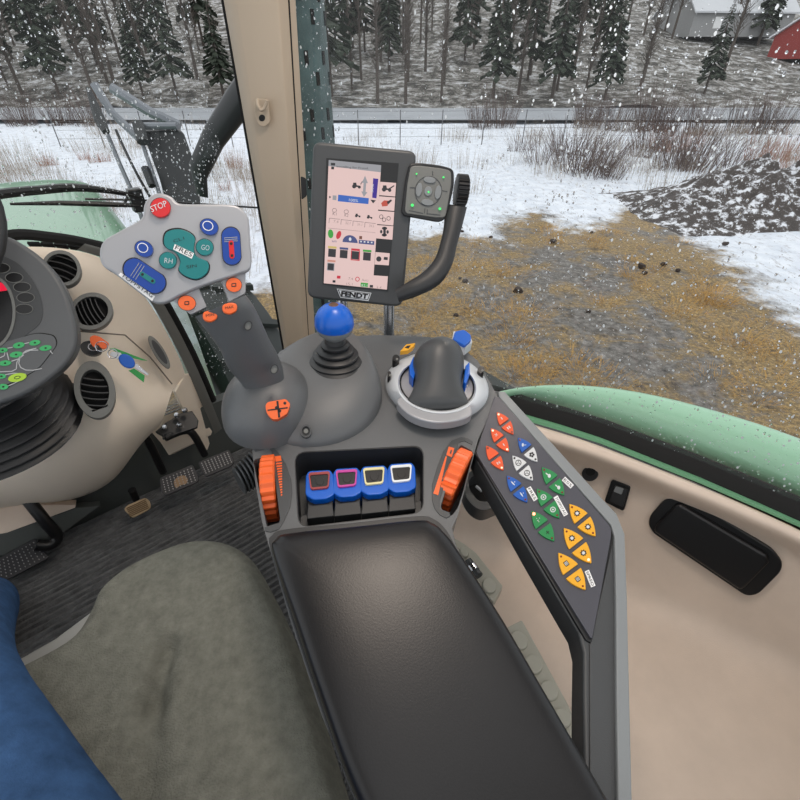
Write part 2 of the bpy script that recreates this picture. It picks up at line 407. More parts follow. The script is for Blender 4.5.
sc = MB().m(ORANGE).plate(CR2((450, 95), (482, 103), (468, 155), (436, 143)), CON, .001, .0017, [CR2((462, 112), (470, 116), (464, 138), (454, 133))])
sc.plate(CR2((432, 150), (440, 152), (390, 372), (362, 362)), CON, .001, .0017)
sc.build('scale_mark', croot)
# ribbed side knob and lower grey column on the left flank
b = MB(); b.m(DGREY)
for k in range(6): b.lathe(D(252-k*1.2, 470+k*1.5, .80), RT*-1, [(.03-.001*k, -.01+k*.004), (.032-.001*k, k*.004-.008), (.03-.001*k, k*.004-.006)], 24)
b.build('side_knob', croot)
b = MB().m(DGREY).lr([((232, 388), (256, 383), 1.0), ((231, 405), (258, 402), 1.0), ((234, 425), (262, 425), 1.0), ((240, 436), (264, 440), 1.0)], .8)
b.build('support_column', croot)
# raised dome under both levers
c0 = con(317, 396); rb = .112
fr = con(335, 366)
rows = []
for k in range(14):
    t = k/13; ang = t*math.pi/2
    rr = rb*(1-.58*(1-math.cos(ang*.98))**.8) if k else rb
    h = .048*math.sin(ang)**.8
    c = c0.lerp(fr, (t**1.3))
    u = (con(340, 396)-con(300, 396)).normalized(); v = n.cross(u)
    rows.append([c+n*h+(u*math.cos(2*math.pi*j/48)+v*math.sin(2*math.pi*j/48)*1.02)*rr for j in range(48)])
rows.insert(0, [p-n*.004 for p in rows[0]])
MB().m(GREY).caps(rows).build('lever_dome', croot)
for px, py, h in ((306, 431, .022), (371, 391, .018)):
    P = facing(px, py, (con(px, py, h)-CAM).dot(ray(400, 400)), .4)
    MB().m(DGREY).plate(ell(px, py, 5.5, 6.5), P, -.008, .003, [ell(px, py, 4, 4.8)]).m(BLACK).plate(ell(px, py, 4.2, 5), P, -.006, -.001).m(TRIMG).plate(ell(px, py, 2.2, 2.4), P, -.003, .001).build('screw', croot)
# silver ring with the hooded palm rest
SR = con(437, 382)
def ringpts(rx, h, cx=437, cy=384):
    c = con(cx, cy, h); u = (con(450, 388)-con(420, 388)).normalized(); v = n.cross(u)
    return [c+(u*math.cos(2*math.pi*j/56)+v*math.sin(2*math.pi*j/56))*rx for j in range(56)]
rr0 = .0925
b = MB().m(SILVL).grid([ringpts(rr0, -.004), ringpts(rr0, .004), ringpts(rr0-.003, .008), ringpts(rr0-.010, .018), ringpts(rr0-.023, .031), ringpts(rr0-.026, .032), ringpts(rr0-.028, .026)], cu=True)
b.build('silver_ring', croot)
b = MB().m(GREY).grid([ringpts(rr0+.003, -.004), ringpts(rr0+.003, .002), ringpts(rr0, .003)], cu=True).build('ring_base', croot)
b = MB().m(SILVER).caps([ringpts(rr0-.03, .0), ringpts(rr0-.03, .020)]); b.build('ring_floor', croot)
CD = crop(380, 325, 6.667)
# hood: domed head swept down to a skirt
def hood():
    st = [((418, 348), (452, 346), .026), ((411, 356), (464, 353), .05), ((413, 366), (469, 364), .066), ((416, 376), (466, 375), .068), ((414, 386), (464, 384), .058), ((409, 394), (467, 396), .046), ((403, 402), (471, 406), .036)]
    rows = []
    for l, r, h in cr([(*a, *bb, h) for a, bb, h in st], 3, False) and [((q[0], q[1]), (q[2], q[3]), q[4]) for q in cr([(*a, *bb, h) for a, bb, h in st], 3, False)]:
        m_ = ((l[0]+r[0])/2, (l[1]+r[1])/2)
        a, c = con(*l, .010), con(*r, .010); row = []
        for k in range(13):
            t = k/12; x = math.sin(math.pi*t)**.55
            p = a.lerp(c, .5-.5*math.cos(math.pi*t)); row.append(p+n*(x*(h-.010)))
        rows.append(row)
    last = [p.copy() for p in rows[-1]]
    base = [con(403+(471-403)*k/12, 402+(4*k/12)+8.5*math.sin(math.pi*k/12), .022) for k in range(13)]
    rows.append(base)
    rows.insert(0, [con(421+28*k/12, 346-2*math.sin(math.pi*k/12), .012) for k in range(13)])
    return rows
def hood2():
    # widths (m) along the ring's front-back axis, s = -1 front .. 1 rear
    u = (con(450, 388)-con(420, 388)).normalized(); v = u.cross(n)      # v points to the driver
    v = (con(437, 410)-con(437, 370)).normalized()
    c = con(437, 384, .014); rows = []
    prof = [(-.070, .004, .010), (-.068, .022, .034), (-.061, .036, .054), (-.048, .0455, .070), (-.030, .048, .078), (-.012, .046, .077), (.006, .042, .068), (.022, .041, .054), (.038, .046, .042), (.052, .053, .032), (.062, .058, .026), (.064, .058, .0)]
    for s_, w, h in prof:
        row = []
        for k in range(17):
            a = math.pi*k/16; sag = .013*(1-abs(math.cos(a))**2) if s_ > .02 else 0
            row.append(c+v*(s_+sag*min(1, max(0, (s_-.01)/.04)))-u*(w*math.cos(a))+n*(max(0, math.sin(a))**.75*h))
        rows.append(row)
    return rows
MB().m(DGREY).grid(hood2()).build('palm_hood', croot, sub=1, label='dark grey domed hood inside the silver ring')
for q, d in ((CD((195, 270), (225, 200), (245, 290), (225, 360), (200, 330)), .040), (CD((570, 270), (598, 240), (600, 320), (575, 390), (555, 380)), .040)):
    MB().m(BLUE).plate(q, CON, .004, d).build('blue_button', croot, bevel=.002)
MB().m(SILVL).plate(CD((480, 95), (490, 40), (500, 40), (612, 95), (615, 115), (570, 148), (540, 130)), CON, .010, .030).build('tab_base', croot, bevel=.001)
MB().m(BLUE).plate(rnd(CD((484, 92), (500, 40), (560, 28), (606, 62), (610, 95), (565, 135)), 2), CON, .029, .037).build('tab_button', croot, bevel=.002, label='blue tab behind the silver ring')
MB().m(SILVER).plate([tuple(q) for q in cr(CD((112, 512), (155, 470), (200, 515), (280, 557), (400, 580), (500, 575), (595, 535), (608, 598), (500, 638), (350, 646), (205, 600)), 4)], CON, .012, .030).build('front_plate', croot, bevel=.003)
for x, y in ((107, 220), (62, 327), (132, 443), (675, 297), (612, 505)):
    (px, py), = CD((x, y)); hh = .018
    MB().m(BLACK).plate(ell(px, py, 3.6 if x != 62 else 1.8, 3.4 if x != 62 else 3), CON, .008, .0265).m(TRIMG).plate(ell(px+1, py+1, 1.2, 1.2, n=8), CON, .026, .0274).build('screw', croot)
k = MB().m(YELK).plate(CD((135, 175), (175, 130), (235, 120), (220, 145), (185, 170)), CON, .020, .0285)
k.m(INK).plate(CD((165, 150), (180, 138), (205, 135), (190, 155)), CON, .0284, .0292); k.build('warning_label', croot)
# ================================================================ BALL LEVER
pb = con(336, 362, .040)
broot = thing('ball_knob_lever', pb, 'short lever with a blue ball knob rising from black bellows', 'lever')
b = MB().m(BLACK); pr = []
for k in range(4):
    r = .046-.0072*k; h = .010*k; pr += [(r*.90, h), (r, h+.003), (r, h+.006), (r*.86, h+.009)]
pr += [(.018, .040), (.015, .052)]
axb = (n*1.0+Vector((0, .12, 0))).normalized()
MB().m(CHAR).lathe(pb, axb, [(.054, -.014), (.054, -.002), (.047, .003)]+pr, 40).build('bellows', broot)
MB().m(GREYL).lathe(pb+axb*.048, axb, [(.012, -.004), (.021, .004), (.028, .011), (.0305, .020)], 32).build('collar', broot)
MB().m(BLUE).lathe(pb+axb*.046, axb, [(.031, .022), (.0322, .027), (.031, .038), (.026, .049), (.018, .057), (.009, .061), (0, .062)], 32).build('knob', broot)
MB().m(mat('knob_inlay', (90, 60, 45), .4)).lathe(pb+axb*.1055, axb, [(.009, -.003), (.009, .001), (.006, .003), (0, .003)], 20).build('inlay', broot)
# ================================================================ MULTIFUNCTION JOYSTICK
jroot = thing('joystick', con(272, 405), 'grey multi-function joystick with red STOP button and blue and teal buttons', 'joystick')
b = MB().m(GREY)
# boot at the foot
c0 = con(270, 410, 0); rows = []
uu = (con(300, 396)-con(260, 396)).normalized(); vv = n.cross(uu)
for k in range(12):
    a = math.pi/2*k/11; r = .070*math.cos(a)**.7+.004; h = .062*math.sin(a)
    c = c0+(D(272, 388, .68)-c0)*(k/11)*.25
    rows.append([c+n*h+(uu*math.cos(2*math.pi*j/40)+vv*math.sin(2*math.pi*j/40)*1.15)*r for j in range(40)])
b.caps(rows); b.build('boot', jroot)
bp = facing(277, 409, .632, .25)
k = MB().m(ORANGE).plate(rnd(C4((78, 355), (85, 345), (140, 335), (155, 350), (145, 380), (115, 398), (98, 397), (82, 378)), 2), bp, -.03, 0)
k.m(INK).plate(C4((85, 368), (147, 360), (147, 364), (85, 372)), bp, 0, .0006).plate(C4((112, 342), (118, 341), (124, 392), (118, 393)), bp, 0, .0006).plate(ell(*C4((138, 348))[0], 1.5, 1.5, n=10), bp, 0, .0006)
for x, y in ((112, 362), (122, 372)): k.plate(ell(*C4((x, y))[0], 1.6, 1.6, n=8), bp, 0, .0006)
k.build('badge', jroot, label='orange badge with a black cross')
J = lambda a, bb, d: ((90+a[0]/3.636, 180+a[1]/3.636), (90+bb[0]/3.636, 180+bb[1]/3.636), d)
b = MB().m(GREY).lr([J((384, 497), (566, 418), .565), J((415, 535), (590, 450), .575), J((448, 580), (612, 490), .59), J((478, 625), (632, 535), .605), J((498, 675), (655, 585), .625), J((530, 715), (680, 630), .645), J((560, 755), (700, 680), .665), J((574, 795), (708, 725), .68), J((556, 850), (735, 765), .705), J((530, 900), (765, 800), .73)], .62, 24, smooth=4)
b.build('handle', jroot, label='dark grey grip')
HP = facing(187, 245, .56, .25)
for x, y in ((575, 530), (670, 688)):
    P = facing(90+x/3.636, 180+y/3.636, .575 if y < 600 else .622, 0)
    MB().m(CHAR).plate(ell(90+x/3.636, 180+y/3.636, 4.2, 5.2, 20), P, -.006, .0012, [ell(90+x/3.636, 180+y/3.636, 3, 4, 20)]).m(TRIMG).plate(ell(90+x/3.636, 180+y/3.636, 3, 4, 20), P, -.006, -.001).build('screw_hole', jroot)
plo = cr(CJ((33, 265), (48, 220), (100, 187), (165, 152), (190, 130), (196, 88), (218, 56), (255, 45), (295, 58), (318, 80), (352, 85), (430, 85), (520, 88), (560, 110), (578, 145), (583, 230), (585, 318), (540, 343), (480, 363), (400, 390), (330, 420), (272, 448), (225, 442), (160, 395), (95, 345), (45, 310)), 4)
hp = MB().m(SILVER).plate(plo, HP, -.014, 0).build('button_plate', jroot, bevel=.004, seg=3)
MB().m(SILVER).plate(rnd(CJ((296, 432), (352, 388), (392, 385), (425, 462), (368, 490)), 2), HP, -.026, -.010).plate(rnd(CJ((472, 352), (566, 330), (566, 412), (505, 445)), 2), HP, -.026, -.010).build('neck_bracket', jroot, bevel=.002)
def jb(nm, pts, mt, h=.005, parent=hp, base=0, bev=.0018, lab=None):
    b = MB().m(INK).plate([(((x-sum(p[0] for p in pts)/len(pts))*1.06+sum(p[0] for p in pts)/len(pts)), ((y-sum(p[1] for p in pts)/len(pts))*1.06+sum(p[1] for p in pts)/len(pts))) for x, y in [tuple(p)[:2] for p in pts]], HP, base-.001, base+.0006)
    b.m(mt).plate(pts, HP, base, base+h); return b
k = jb('', ell(*CJ((256, 100))[0], 10.2, 9.6, 20), RED, .006)
k.m(SILVL).text('STOP', HP, .0064, (151.8, 212.4), (167.6, 205.9), 6.2, bold=.0); k.build('stop_button', hp, bevel=.002, label='red round button reading STOP')
for x, y in ((196, 250), (433, 170)):
    (px, py), = CJ((x, y))
    k = jb('', ell(px, py, 9.4, 7.6, 28), BLUEJ, .006); k.m(WHITE).plate(ell(px-1.2, py-1, 5.6, 4.8, 28), HP, .0059, .0064, [ell(px-1.2, py-1, 4.8, 4, 28)]); k.build('round_button', hp, bevel=.0015, label='blue round button with a white ring')
for x, y, t in ((283, 292, 'RH'), (417, 244, 'GO')):
    (px, py), = CJ((x, y))
    k = jb('', ell(px, py, 8.8, 8.2, 20), TEAL, .006); k.m(SILVL).text(t, HP, .0064, (px-3.6, py+2.4), (px+4.4, py+3.4), 5, bold=-.01); k.build('round_button', hp, bevel=.0018, label='teal round button')
sh = cr(CJ((268, 225), (278, 190), (320, 178), (360, 190), (382, 212), (378, 245), (385, 275), (425, 295), (432, 320), (418, 345), (385, 360), (345, 348), (322, 325), (328, 295), (310, 262), (280, 248)), 4)
k = jb('', sh, TEAL, .005); k.m(INK).text('CL1', HP, .0056, CJ((305, 228))[0], CJ((343, 216))[0], 3, bold=-.01); k.text('SIN', HP, .0056, CJ((352, 322))[0], CJ((388, 316))[0], 3, bold=-.01)
k.build('rocker_button', hp, bevel=.0018, label='teal S shaped rocker button')
k = MB().m(WHITE).plate(CJ((308, 233), (378, 266), (370, 286), (302, 252)), HP, .005, .0062); k.m(INK).text('FRES', HP, .0066, CJ((307, 251))[0], CJ((368, 280))[0], 4.4, bold=0); k.build('sticker', hp, label='white sticker reading FRES')
def pill(px, py, L, W, ang):
    o = []
    for i in range(28):
        a = 2*math.pi*i/28; x = W*math.cos(a); y = W*math.sin(a)+(L-W if math.sin(a) > 0 else -(L-W)); c, s_ = math.cos(R_(ang)), math.sin(R_(ang)); o.append((px+x*c-y*s_, py+x*s_+y*c))
    return o
for (x, y, L, W, ang, cc) in ((198, 348, 23, 10.6, -57, TEAL), (514, 240, 18.6, 9.2, -4, RED)):
    (px, py), = CJ((x, y)); k = jb('', pill(px, py, L, W, ang), BLUEJ, .006)
    d = Vector((-math.sin(R_(ang)), math.cos(R_(ang)))); sgn = 1
    c = Vector((px, py))+d*3.5; k.m(cc).plate(pill(c.x, c.y, 9.2, 2.5, ang), HP, .0058, .0068)
    for e in (-6, 6): k.m(INK).plate(ell(c.x+d.x*e, c.y+d.y*e, 1.5, 1.5, n=8), HP, .0068, .0073)
    w = Vector((d.y, -d.x))
    for e in (-11.5, -8.5, -5.5) if W > 10 else (-8.5, -6.6, -4.8):
        c = Vector((px, py))+d*e; k.m(SILVER).plate([tuple(c+w*a_*(W-2.5)+d*b2) for a_, b2 in ((-1, -.35), (1, -.35), (1, .35), (-1, .35))], HP, .0058, .0066)
    k.build('long_button', hp, bevel=.0015, label='blue long button with a %s strip' % ('teal' if cc is TEAL else 'red'))
k = MB().m(WHITE).plate(CJ((103, 345), (112, 336), (236, 422), (226, 440)), HP, -.004, .0022); k.m(INK).text('TOPPSTAG', HP, .0030, CJ((112, 349))[0], CJ((224, 428))[0], 3.6, bold=0, sp=1.1); k.build('sticker', hp, label='white sticker reading TOPPSTAG')
for x, y, rx, ry in ((352, 447, 8.8, 7.2), (523, 381, 7.8, 7)):
    (px, py), = CJ((x, y)); k = jb('', ell(px, py, rx, ry, 10), ORANGE, .005, base=-.010); k.m(INK).plate(rnd([(px-2.4, py-1.6), (px+2.4, py-2), (px+2.4, py+2), (px-2.4, py+2.2)], 1), HP, -.0054, -.0048, [[(px-1.5, py-.8), (px+1.5, py-1), (px+1.5, py+1), (px-1.5, py+1.2)]]); k.build('orange_button', jroot, bevel=.0015, label='orange oval button')
for x, y, t in ((437, 494, 'MIN'), (508, 466, 'MAX')):
    (px, py), = CJ((x, y)); P = facing(px, py, .548, .1)
    k = MB().m(ORANGE).plate(rnd([(px-7.8, py-3.5), (px, py-6), (px+7.6, py-4.5), (px+7.4, py+3), (px, py+6.8), (px-7.4, py+4)], 4), P, -.012, .001); k.m(INK).text(t, P, .0014, (px-4, py+1.2), (px+4, py-.4), 2.6, bold=0); k.build('orange_button', jroot, bevel=.002, label='orange grip button')
# ================================================================ TERMINAL
CM = crop(290, 130, 4.21)
troot = thing('control_terminal', con(365, 342), 'charcoal portrait touch terminal with lit pink screen above the console', 'screen')
MP = facing(360, 226, .80, -.02)
bod = rnd([(313, 141), (417, 151), (402.5, 307.5), (307, 298)], 9)
MB().m(DGREY).plate(bod, MP, -.032, 0).build('screen_housing', troot, bevel=.006, seg=3)
scr = CM((153, 118), (458, 140), (412, 680), (137, 650))
MB().m(BLACK).plate(scr, MP, -.004, .0012).build('screen_bezel', troot)
SCP = mat('screen_pink', (30, 25, 25), .25, emit=(238, 205, 200), es=.62)
def em(nm, c, e=.58): return mat('screen_'+nm, (10, 10, 10), .3, emit=c, es=e)
sd = MB().m(SCP).plate(CM((163, 126), (384, 148), (352, 612), (412, 616), (408, 672), (142, 645)), MP, .0008, .0018)
def sp(mt, pts, h=.0022): sd.m(mt).plate(CM(*pts), MP, .0016, h)
dk = em('dark', (40, 38, 42)); blu = em('blue', (50, 105, 200)); pur = em('purple', (55, 20, 150)); gr = em('grey', (165, 165, 170)); grn = em('green', (60, 170, 60)); rd = em('red', (215, 40, 60)); wh = em('white', (235, 235, 240)); sky = em('navy', (70, 80, 135)); yl = em('yellow', (220, 195, 110)); lt = em('line', (140, 120, 120))
sp(gr, ((163, 126), (384, 148), (382, 178), (162, 152))); sp(dk, ((172, 138), (190, 139), (190, 150), (172, 149)), .0025); sp(dk, ((174, 154), (186, 155), (185, 166), (173, 165)), .0025)
sd.m(dk).text('Innstilling for Frontl.', MP, .0026, CM((196, 160))[0], CM((330, 168))[0], 2.6, bold=0)
sp(blu, ((203, 272), (332, 287), (330, 312), (201, 300))); sd.m(wh).text('100%', MP, .0026, CM((248, 300))[0], CM((286, 304))[0], 2.8, bold=0)
sp(pur, ((350, 203), (372, 206), (364, 288), (346, 285))); sd.m(wh).text('50%', MP, .0026, CM((350, 262))[0], CM((353, 228))[0], 2.4, bold=0)
sp(gr, ((303, 222), (316, 192), (328, 224))); sp(gr, ((310, 222), (321, 223), (318, 262), (307, 261))); sp(gr, ((300, 258), (326, 262), (311, 282)))
def tractor(x, y, s, mt=dk):
    sd.m(mt).plate(ell(*CM((x, y))[0], 1.9*s, 1.9*s, n=10), MP, .0016, .0028).plate(ell(*CM((x+20*s, y+3*s))[0], 1.4*s, 1.4*s, n=10), MP, .0016, .0028)
    sd.plate(CM((x-4*s, y-14*s), (x+8*s, y-14*s), (x+10*s, y-4*s), (x+24*s, y-2*s), (x+24*s, y+3*s), (x-4*s, y+2*s)), MP, .0016, .0027)
tractor(270, 237, 1.1); sp(lt, ((296, 226), (304, 214), (306, 218), (298, 232)))
sp(dk, ((338, 293), (362, 296), (350, 309))); sp(dk, ((165, 277), (174, 282), (165, 288))); sp(gr, ((180, 275), (196, 276), (195, 296), (179, 294)))
for i in range(4):
    x = 165+i*50; y = 370+i*6
    sp(lt, ((x, y), (x+46, y+5), (x+46, y+7), (x, y+2))); sd.m(dk).text(('7.4', '32.1', '31.1', '34.5')[i], MP, .0026, CM((x+18, y+20))[0], CM((x+38, y+22))[0], 2.6, bold=-.02)
    sp(lt, ((x, y), (x+2, y), (x, y+22), (x-2, y+22)))
    if i < 2: sd.m(lt).text(('K1', 'K2')[i], MP, .0026, CM((x+14, y-12))[0], CM((x+30, y-10))[0], 3, bold=0); sd.plate(ell(*CM((x+22, y-32))[0], 2.4, 2.2, n=12), MP, .0016, .0026, [ell(*CM((x+22, y-32))[0], 1.9, 1.7, n=12)])
    else: tractor(x+14, y-20, .7)
sd.m(grn).plate(ell(*CM((171, 437))[0], 2.7, 4.4, -5), MP, .0016, .0027); sd.m(rd).plate(ell(*CM((205, 442))[0], 2.3, 4.2, 20), MP, .0016, .0027); sd.m(sky).text('auto', MP, .0026, CM((176, 472))[0], CM((196, 473))[0], 2, bold=0)
a0 = CM((253, 474))[0]; sd.m(sky).plate([(a0[0]+7.6*math.cos(math.pi*k/14), a0[1]+.6*math.cos(math.pi*k/14)-7.4*math.sin(math.pi*k/14)) for k in range(15)], MP, .0016, .0026); sd.m(wh).plate(ell(a0[0], a0[1]-3.4, 1.3, 1.8), MP, .0016, .003)
sp(sky, ((290, 462), (355, 468), (354, 484), (289, 478))); sp(em('brown', (120, 70, 50)), ((292, 446), (304, 447), (303, 460), (291, 459)))
for k in range(4): sp(wh, ((296+k*15, 466+k*1.4), (303+k*15, 467+k*1.4), (302+k*15, 473+k*1.4), (295+k*15, 472+k*1.4)), .0028)
for i, c_ in enumerate((yl, sky, rd, grn)):
    x = 162+i*49; y = 490+i*5
    sp(c_, ((x-2, y-2), (x+34, y+1), (x+34, y+10), (x-2, y+7))); sp(dk, ((x, y+9), (x+32, y+12), (x+30, y+46), (x-2, y+43)))
    if i == 2: sp(rd, ((x-3, y+8), (x+1, y+8), (x-2, y+46), (x-5, y+46))); sp(rd, ((x+31, y+10), (x+35, y+11), (x+33, y+49), (x+29, y+49))); sp(rd, ((x-4, y+44), (x+33, y+47), (x+33, y+51), (x-4, y+48)))
sp(em('salmon', (220, 150, 130)), ((158, 546), (192, 549), (191, 557), (157, 554))); sp(gr, ((157, 558), (188, 561), (186, 594), (155, 591))); sp(dk, ((160, 561), (185, 564), (183, 591), (158, 588)), .0028)
sp(rd, ((198, 613), (213, 614), (212, 626), (197, 625))); sd.m(rd).plate(ell(*CM((284, 628))[0], 2.2, 2.4), MP, .0016, .0026, [ell(*CM((284, 628))[0], 1.5, 1.7)]); sp(grn, ((298, 642), (329, 645), (328, 662), (297, 659)))
sd.m(wh).text('R2.1', MP, .0029, CM((301, 658))[0], CM((325, 660))[0], 2.2, bold=0)
sd.m(dk).text('7.4', MP, .0026, CM((246, 630))[0], CM((264, 632))[0], 2.4, bold=-.02); sd.text('Auto', MP, .0026, CM((302, 636))[0], CM((330, 638))[0], 2.4, bold=-.02); sd.text('3.4', MP, .0026, CM((364, 666))[0], CM((384, 668))[0], 2.2, bold=-.02); sd.text('15.1', MP, .0026, CM((238, 652))[0], CM((262, 654))[0], 2.2, bold=-.02)
sp(dk, ((180, 632), (192, 633), (191, 643), (179, 642))); sp(dk, ((336, 652), (350, 653), (349, 664), (335, 663))); sp(lt, ((160, 412), (360, 432), (360, 433), (160, 413.5)))
sd.build('screen', troot, label='lit pink screen with small menus')
tl = MB()
def tile(y0, full=True):
    s_ = (y0-215)/460.0; x0 = 380-s_*34; x1 = 447-s_*30
    tl.m(SCP).plate(CM((x0, y0), (x1, y0+5), (x1-4, y0+62), (x0-4, y0+56)), MP, .0008, .0019); return x0, x1
for y0 in (218, 279, 340, 400): tile(y0)
tl.m(SCP).plate(CM((360, 514), (420, 519), (416, 570), (356, 566)), MP, .0008, .0019)
sd = tl
tractor(396, 250, 1.2); tl.plate(CM((415, 246), (438, 232), (440, 236), (417, 252)), MP, .0016, .0026)
tl.m(em('orange', (205, 80, 60))).plate(CM((384, 308), (396, 296), (420, 298), (410, 320), (388, 322)), MP, .0016, .0026); tl.m(dk).plate(CM((408, 302), (425, 292), (430, 297), (412, 315)), MP, .0016, .0028)
for x, y in ((384, 365), (396, 378), (415, 372)): tl.m(dk).plate(ell(*CM((x, y))[0], 2, 2.2), MP, .0016, .0026, [ell(*CM((x, y))[0], 1.5, 1.7)])
for x, y, a, bb in ((398, 428, 1.3, 5), (398, 414, 2.6, 1.6), (397, 442, 2.6, 1.6), (384, 428, 1.2, 1.8), (411, 429, 1.2, 1.8)): tl.m(dk).plate(ell(*CM((x, y))[0], a, bb), MP, .0016, .0026)
tl.plate(ell(*CM((374, 543))[0], 2.6, 2.6), MP, .0016, .0026); tl.plate(CM((396, 534), (412, 536), (411, 548), (394, 546)), MP, .0016, .0026)
tl.build('menu_column', troot, label='column of pink menu tiles', kind='stuff')
k = MB().m(SILVL).plate(CM((197, 668), (343, 686), (330, 720), (212, 706)), MP, -.001, .0016); k.m(INK).plate(CM((201, 671), (339, 688), (328, 716), (214, 703)), MP, .001, .0018)
k.m(SILVL).plate(CM((206, 674), (335, 690), (326, 713), (216, 700)), MP, .001, .0022); k.m(INK).text('FENDT', MP, .0028, CM((214, 698.5))[0], CM((326, 711.5))[0], 5.2, bold=.05); k.build('name_badge', troot, label='silver badge reading FENDT')
# handle bar with controller and knob
CK = crop(400, 155, 10.667)
MB().m(CHAR).lr([((447, 205), (467, 207), .80), ((444, 225), (462, 227), .80), ((441, 240), (457, 245), .80), ((435, 258), (452, 265), .80), ((423, 272), (440, 284), .80), ((406, 283), (418, 296), .80), ((395, 290), (399, 302), .805)], .8, 20, smooth=5).build('grab_handle', troot, label='black curved grab handle')
ctl = MB().m(BLACK).plate(rnd(CK((100, 92), (210, 82), (440, 110), (575, 150), (580, 300), (545, 480), (490, 680), (420, 720), (40, 650), (15, 600), (60, 260)), 5), MP, -.014, .008).plate(CK((500, 520), (640, 540), (655, 560), (630, 800), (480, 790)), MP, -.018, .0).build('controller', troot, bevel=.003)
fo = rnd(CK((115, 118), (200, 112), (430, 140), (545, 165), (550, 300), (520, 480), (485, 665), (400, 672), (70, 625), (52, 590), (80, 300)), 4)
MB().m(TRIMG).plate(fo, MP, .004, .011).build('button_face', ctl, bevel=.0015)
(kx, ky), = CK((302, 385))
k = MB().m(DGREY).plate(ell(kx, ky, 13.6, 15.2, 10), MP, .0105, .0118, [ell(kx, ky, 12.9, 14.5, 10)])
for a_ in ((345, 170, 350, 215), (105, 345, 160, 350), (450, 380, 505, 390), (265, 570, 262, 620), (292, 580, 288, 632), (95, 590, 245, 622), (292, 625, 430, 640)):
    p, q = Vector(CK((a_[0], a_[1]))[0]), Vector(CK((a_[2], a_[3]))[0]); e = (q-p).normalized(); w = Vector((-e.y, e.x))*.35
    k.plate([tuple(p+w), tuple(q+w), tuple(q-w), tuple(p-w)], MP, .0105, .0118)
k.build('groove', ctl)
for dx, dy, rx, ry in ((15, -120, 66, 34), (-10, 120, 66, 34), (-98, -15, 34, 75), (105, 12, 34, 75), (0, 0, 42, 52)):
    MB().m(GREYL).plate(ell(*CK((302+dx, 385+dy))[0], rx/10.667, ry/10.667, 8), MP, .0105, .0135).build('small_button', ctl, bevel=.0008)
LG = mat('green_lamp', (30, 120, 50), .3, emit=(70, 230, 110), es=1.0)
for x, y, s_ in ((178, 200, .8), (465, 237, .9), (132, 535, 1.5), (427, 573, 1.3), (305, 395, 1)): MB().m(LG).plate(ell(*CK((x, y))[0], s_, s_, n=8), MP, .0108, .0142).build('lamp', ctl, label='small green indicator lamp')
c = (pl(*CK((655, 385))[0], off(MP, -.004))); axm = (pl(*CK((700, 388))[0], MP)-pl(*CK((610, 380))[0], MP)).normalized()
b = MB().m(BLACK); rows = []; u = MP[1]; v = axm.cross(u).normalized()
for hw, kk in ((-.0105, .82), (-.010, 1), (.008, 1), (.0105, .82)):
    rows.append([c+axm*hw+(u*math.cos(2*math.pi*j/96)+v*math.sin(2*math.pi*j/96))*(.0265*kk*(1+.05*(1 if (j//2) % 2 else -1))) for j in range(96)])
b.caps(rows); b.build('adjuster_knob', troot, label='black ribbed adjuster knob')
for (px, py, dd) in ((389, 322, .92), (342, 325, .93)):
    top = D(px, py-30, dd-.02); bot = D(px, py+40, dd+.055)
    MB().m(CHROME).tube([top, bot], .0115, 20).build('mounting_post', troot, label='bare metal mounting post')
# ================================================================ CAB: floor, mat, bulkhead
C7 = crop(0, 220, 3.636); C8 = crop(0, 400, 3.077); C5b = crop(90, 400, 4.706)
def rect_floor(x0, x1, y0, y1, z0, z1, mt, name):      # tractor-aligned box (a along right, b along forward)
    b = MB().m(mt); o = Vector((-.40, 1.33, 0))
    P = [o+RT*x+FW*y for x, y in ((x0, y0), (x1, y0), (x1, y1), (x0, y1))]
    b.prism([p+UP*z1 for p in P], UP*(z0-z1)); return b
rect_floor(-1.5, .95, -1.75, .16, -.05, 0, mat('cab_floor', (58, 60, 60), .7, bump=.3), 'floor').build('floor', kind='structure')
# ribbed mat
rows = []; N = 84; o = Vector((-.40, 1.33, 0))
mm = mat('rubber_mat', (92, 93, 94), .7, bump=.9, bscale=160, var=.35, vscale=40, bdist=.003)
for i in range(N*4+1):
    q = -1.62+i*.0062*4/4*1.0*1.62/1.0/1.62; q = -1.60+i*(1.69/(N*4))
    h = .008+.009*(1 if (i % 4) in (1, 2) else 0)
    rows.append([o+RT*(-1.42+j*(1.46/36))+FW*(q+.0015*math.sin(j*1.3+i))+UP*(h+.001*math.sin(j*2.1+i*1.7)) for j in range(37)])
b = MB().m(mm).grid(rows)
mato = b.build('floor_mat', flat=True, label='black ribbed rubber mat covering the cab floor', cat='floor mat')
# bulkhead under the windscreen
def wall(name, a, c, z0, z1, th, mt, **k):
    d = (c-a).normalized(); nn = Vector((-d.y, d.x, 0))*th
    b = MB().m(mt).prism([a+UP*z1, c+UP*z1, c+nn+UP*z1, a+nn+UP*z1], UP*(z0-z1)); return b.build(name, **k)
PB = Vector((-.40, 1.33, 0)); GP = mat('grey_panel', (84, 88, 86), .6, bump=.2)
wall('wall_front', PB-RT*1.5+FW*.10, PB+FW*.10, 0, .25, .04, GP, kind='structure')
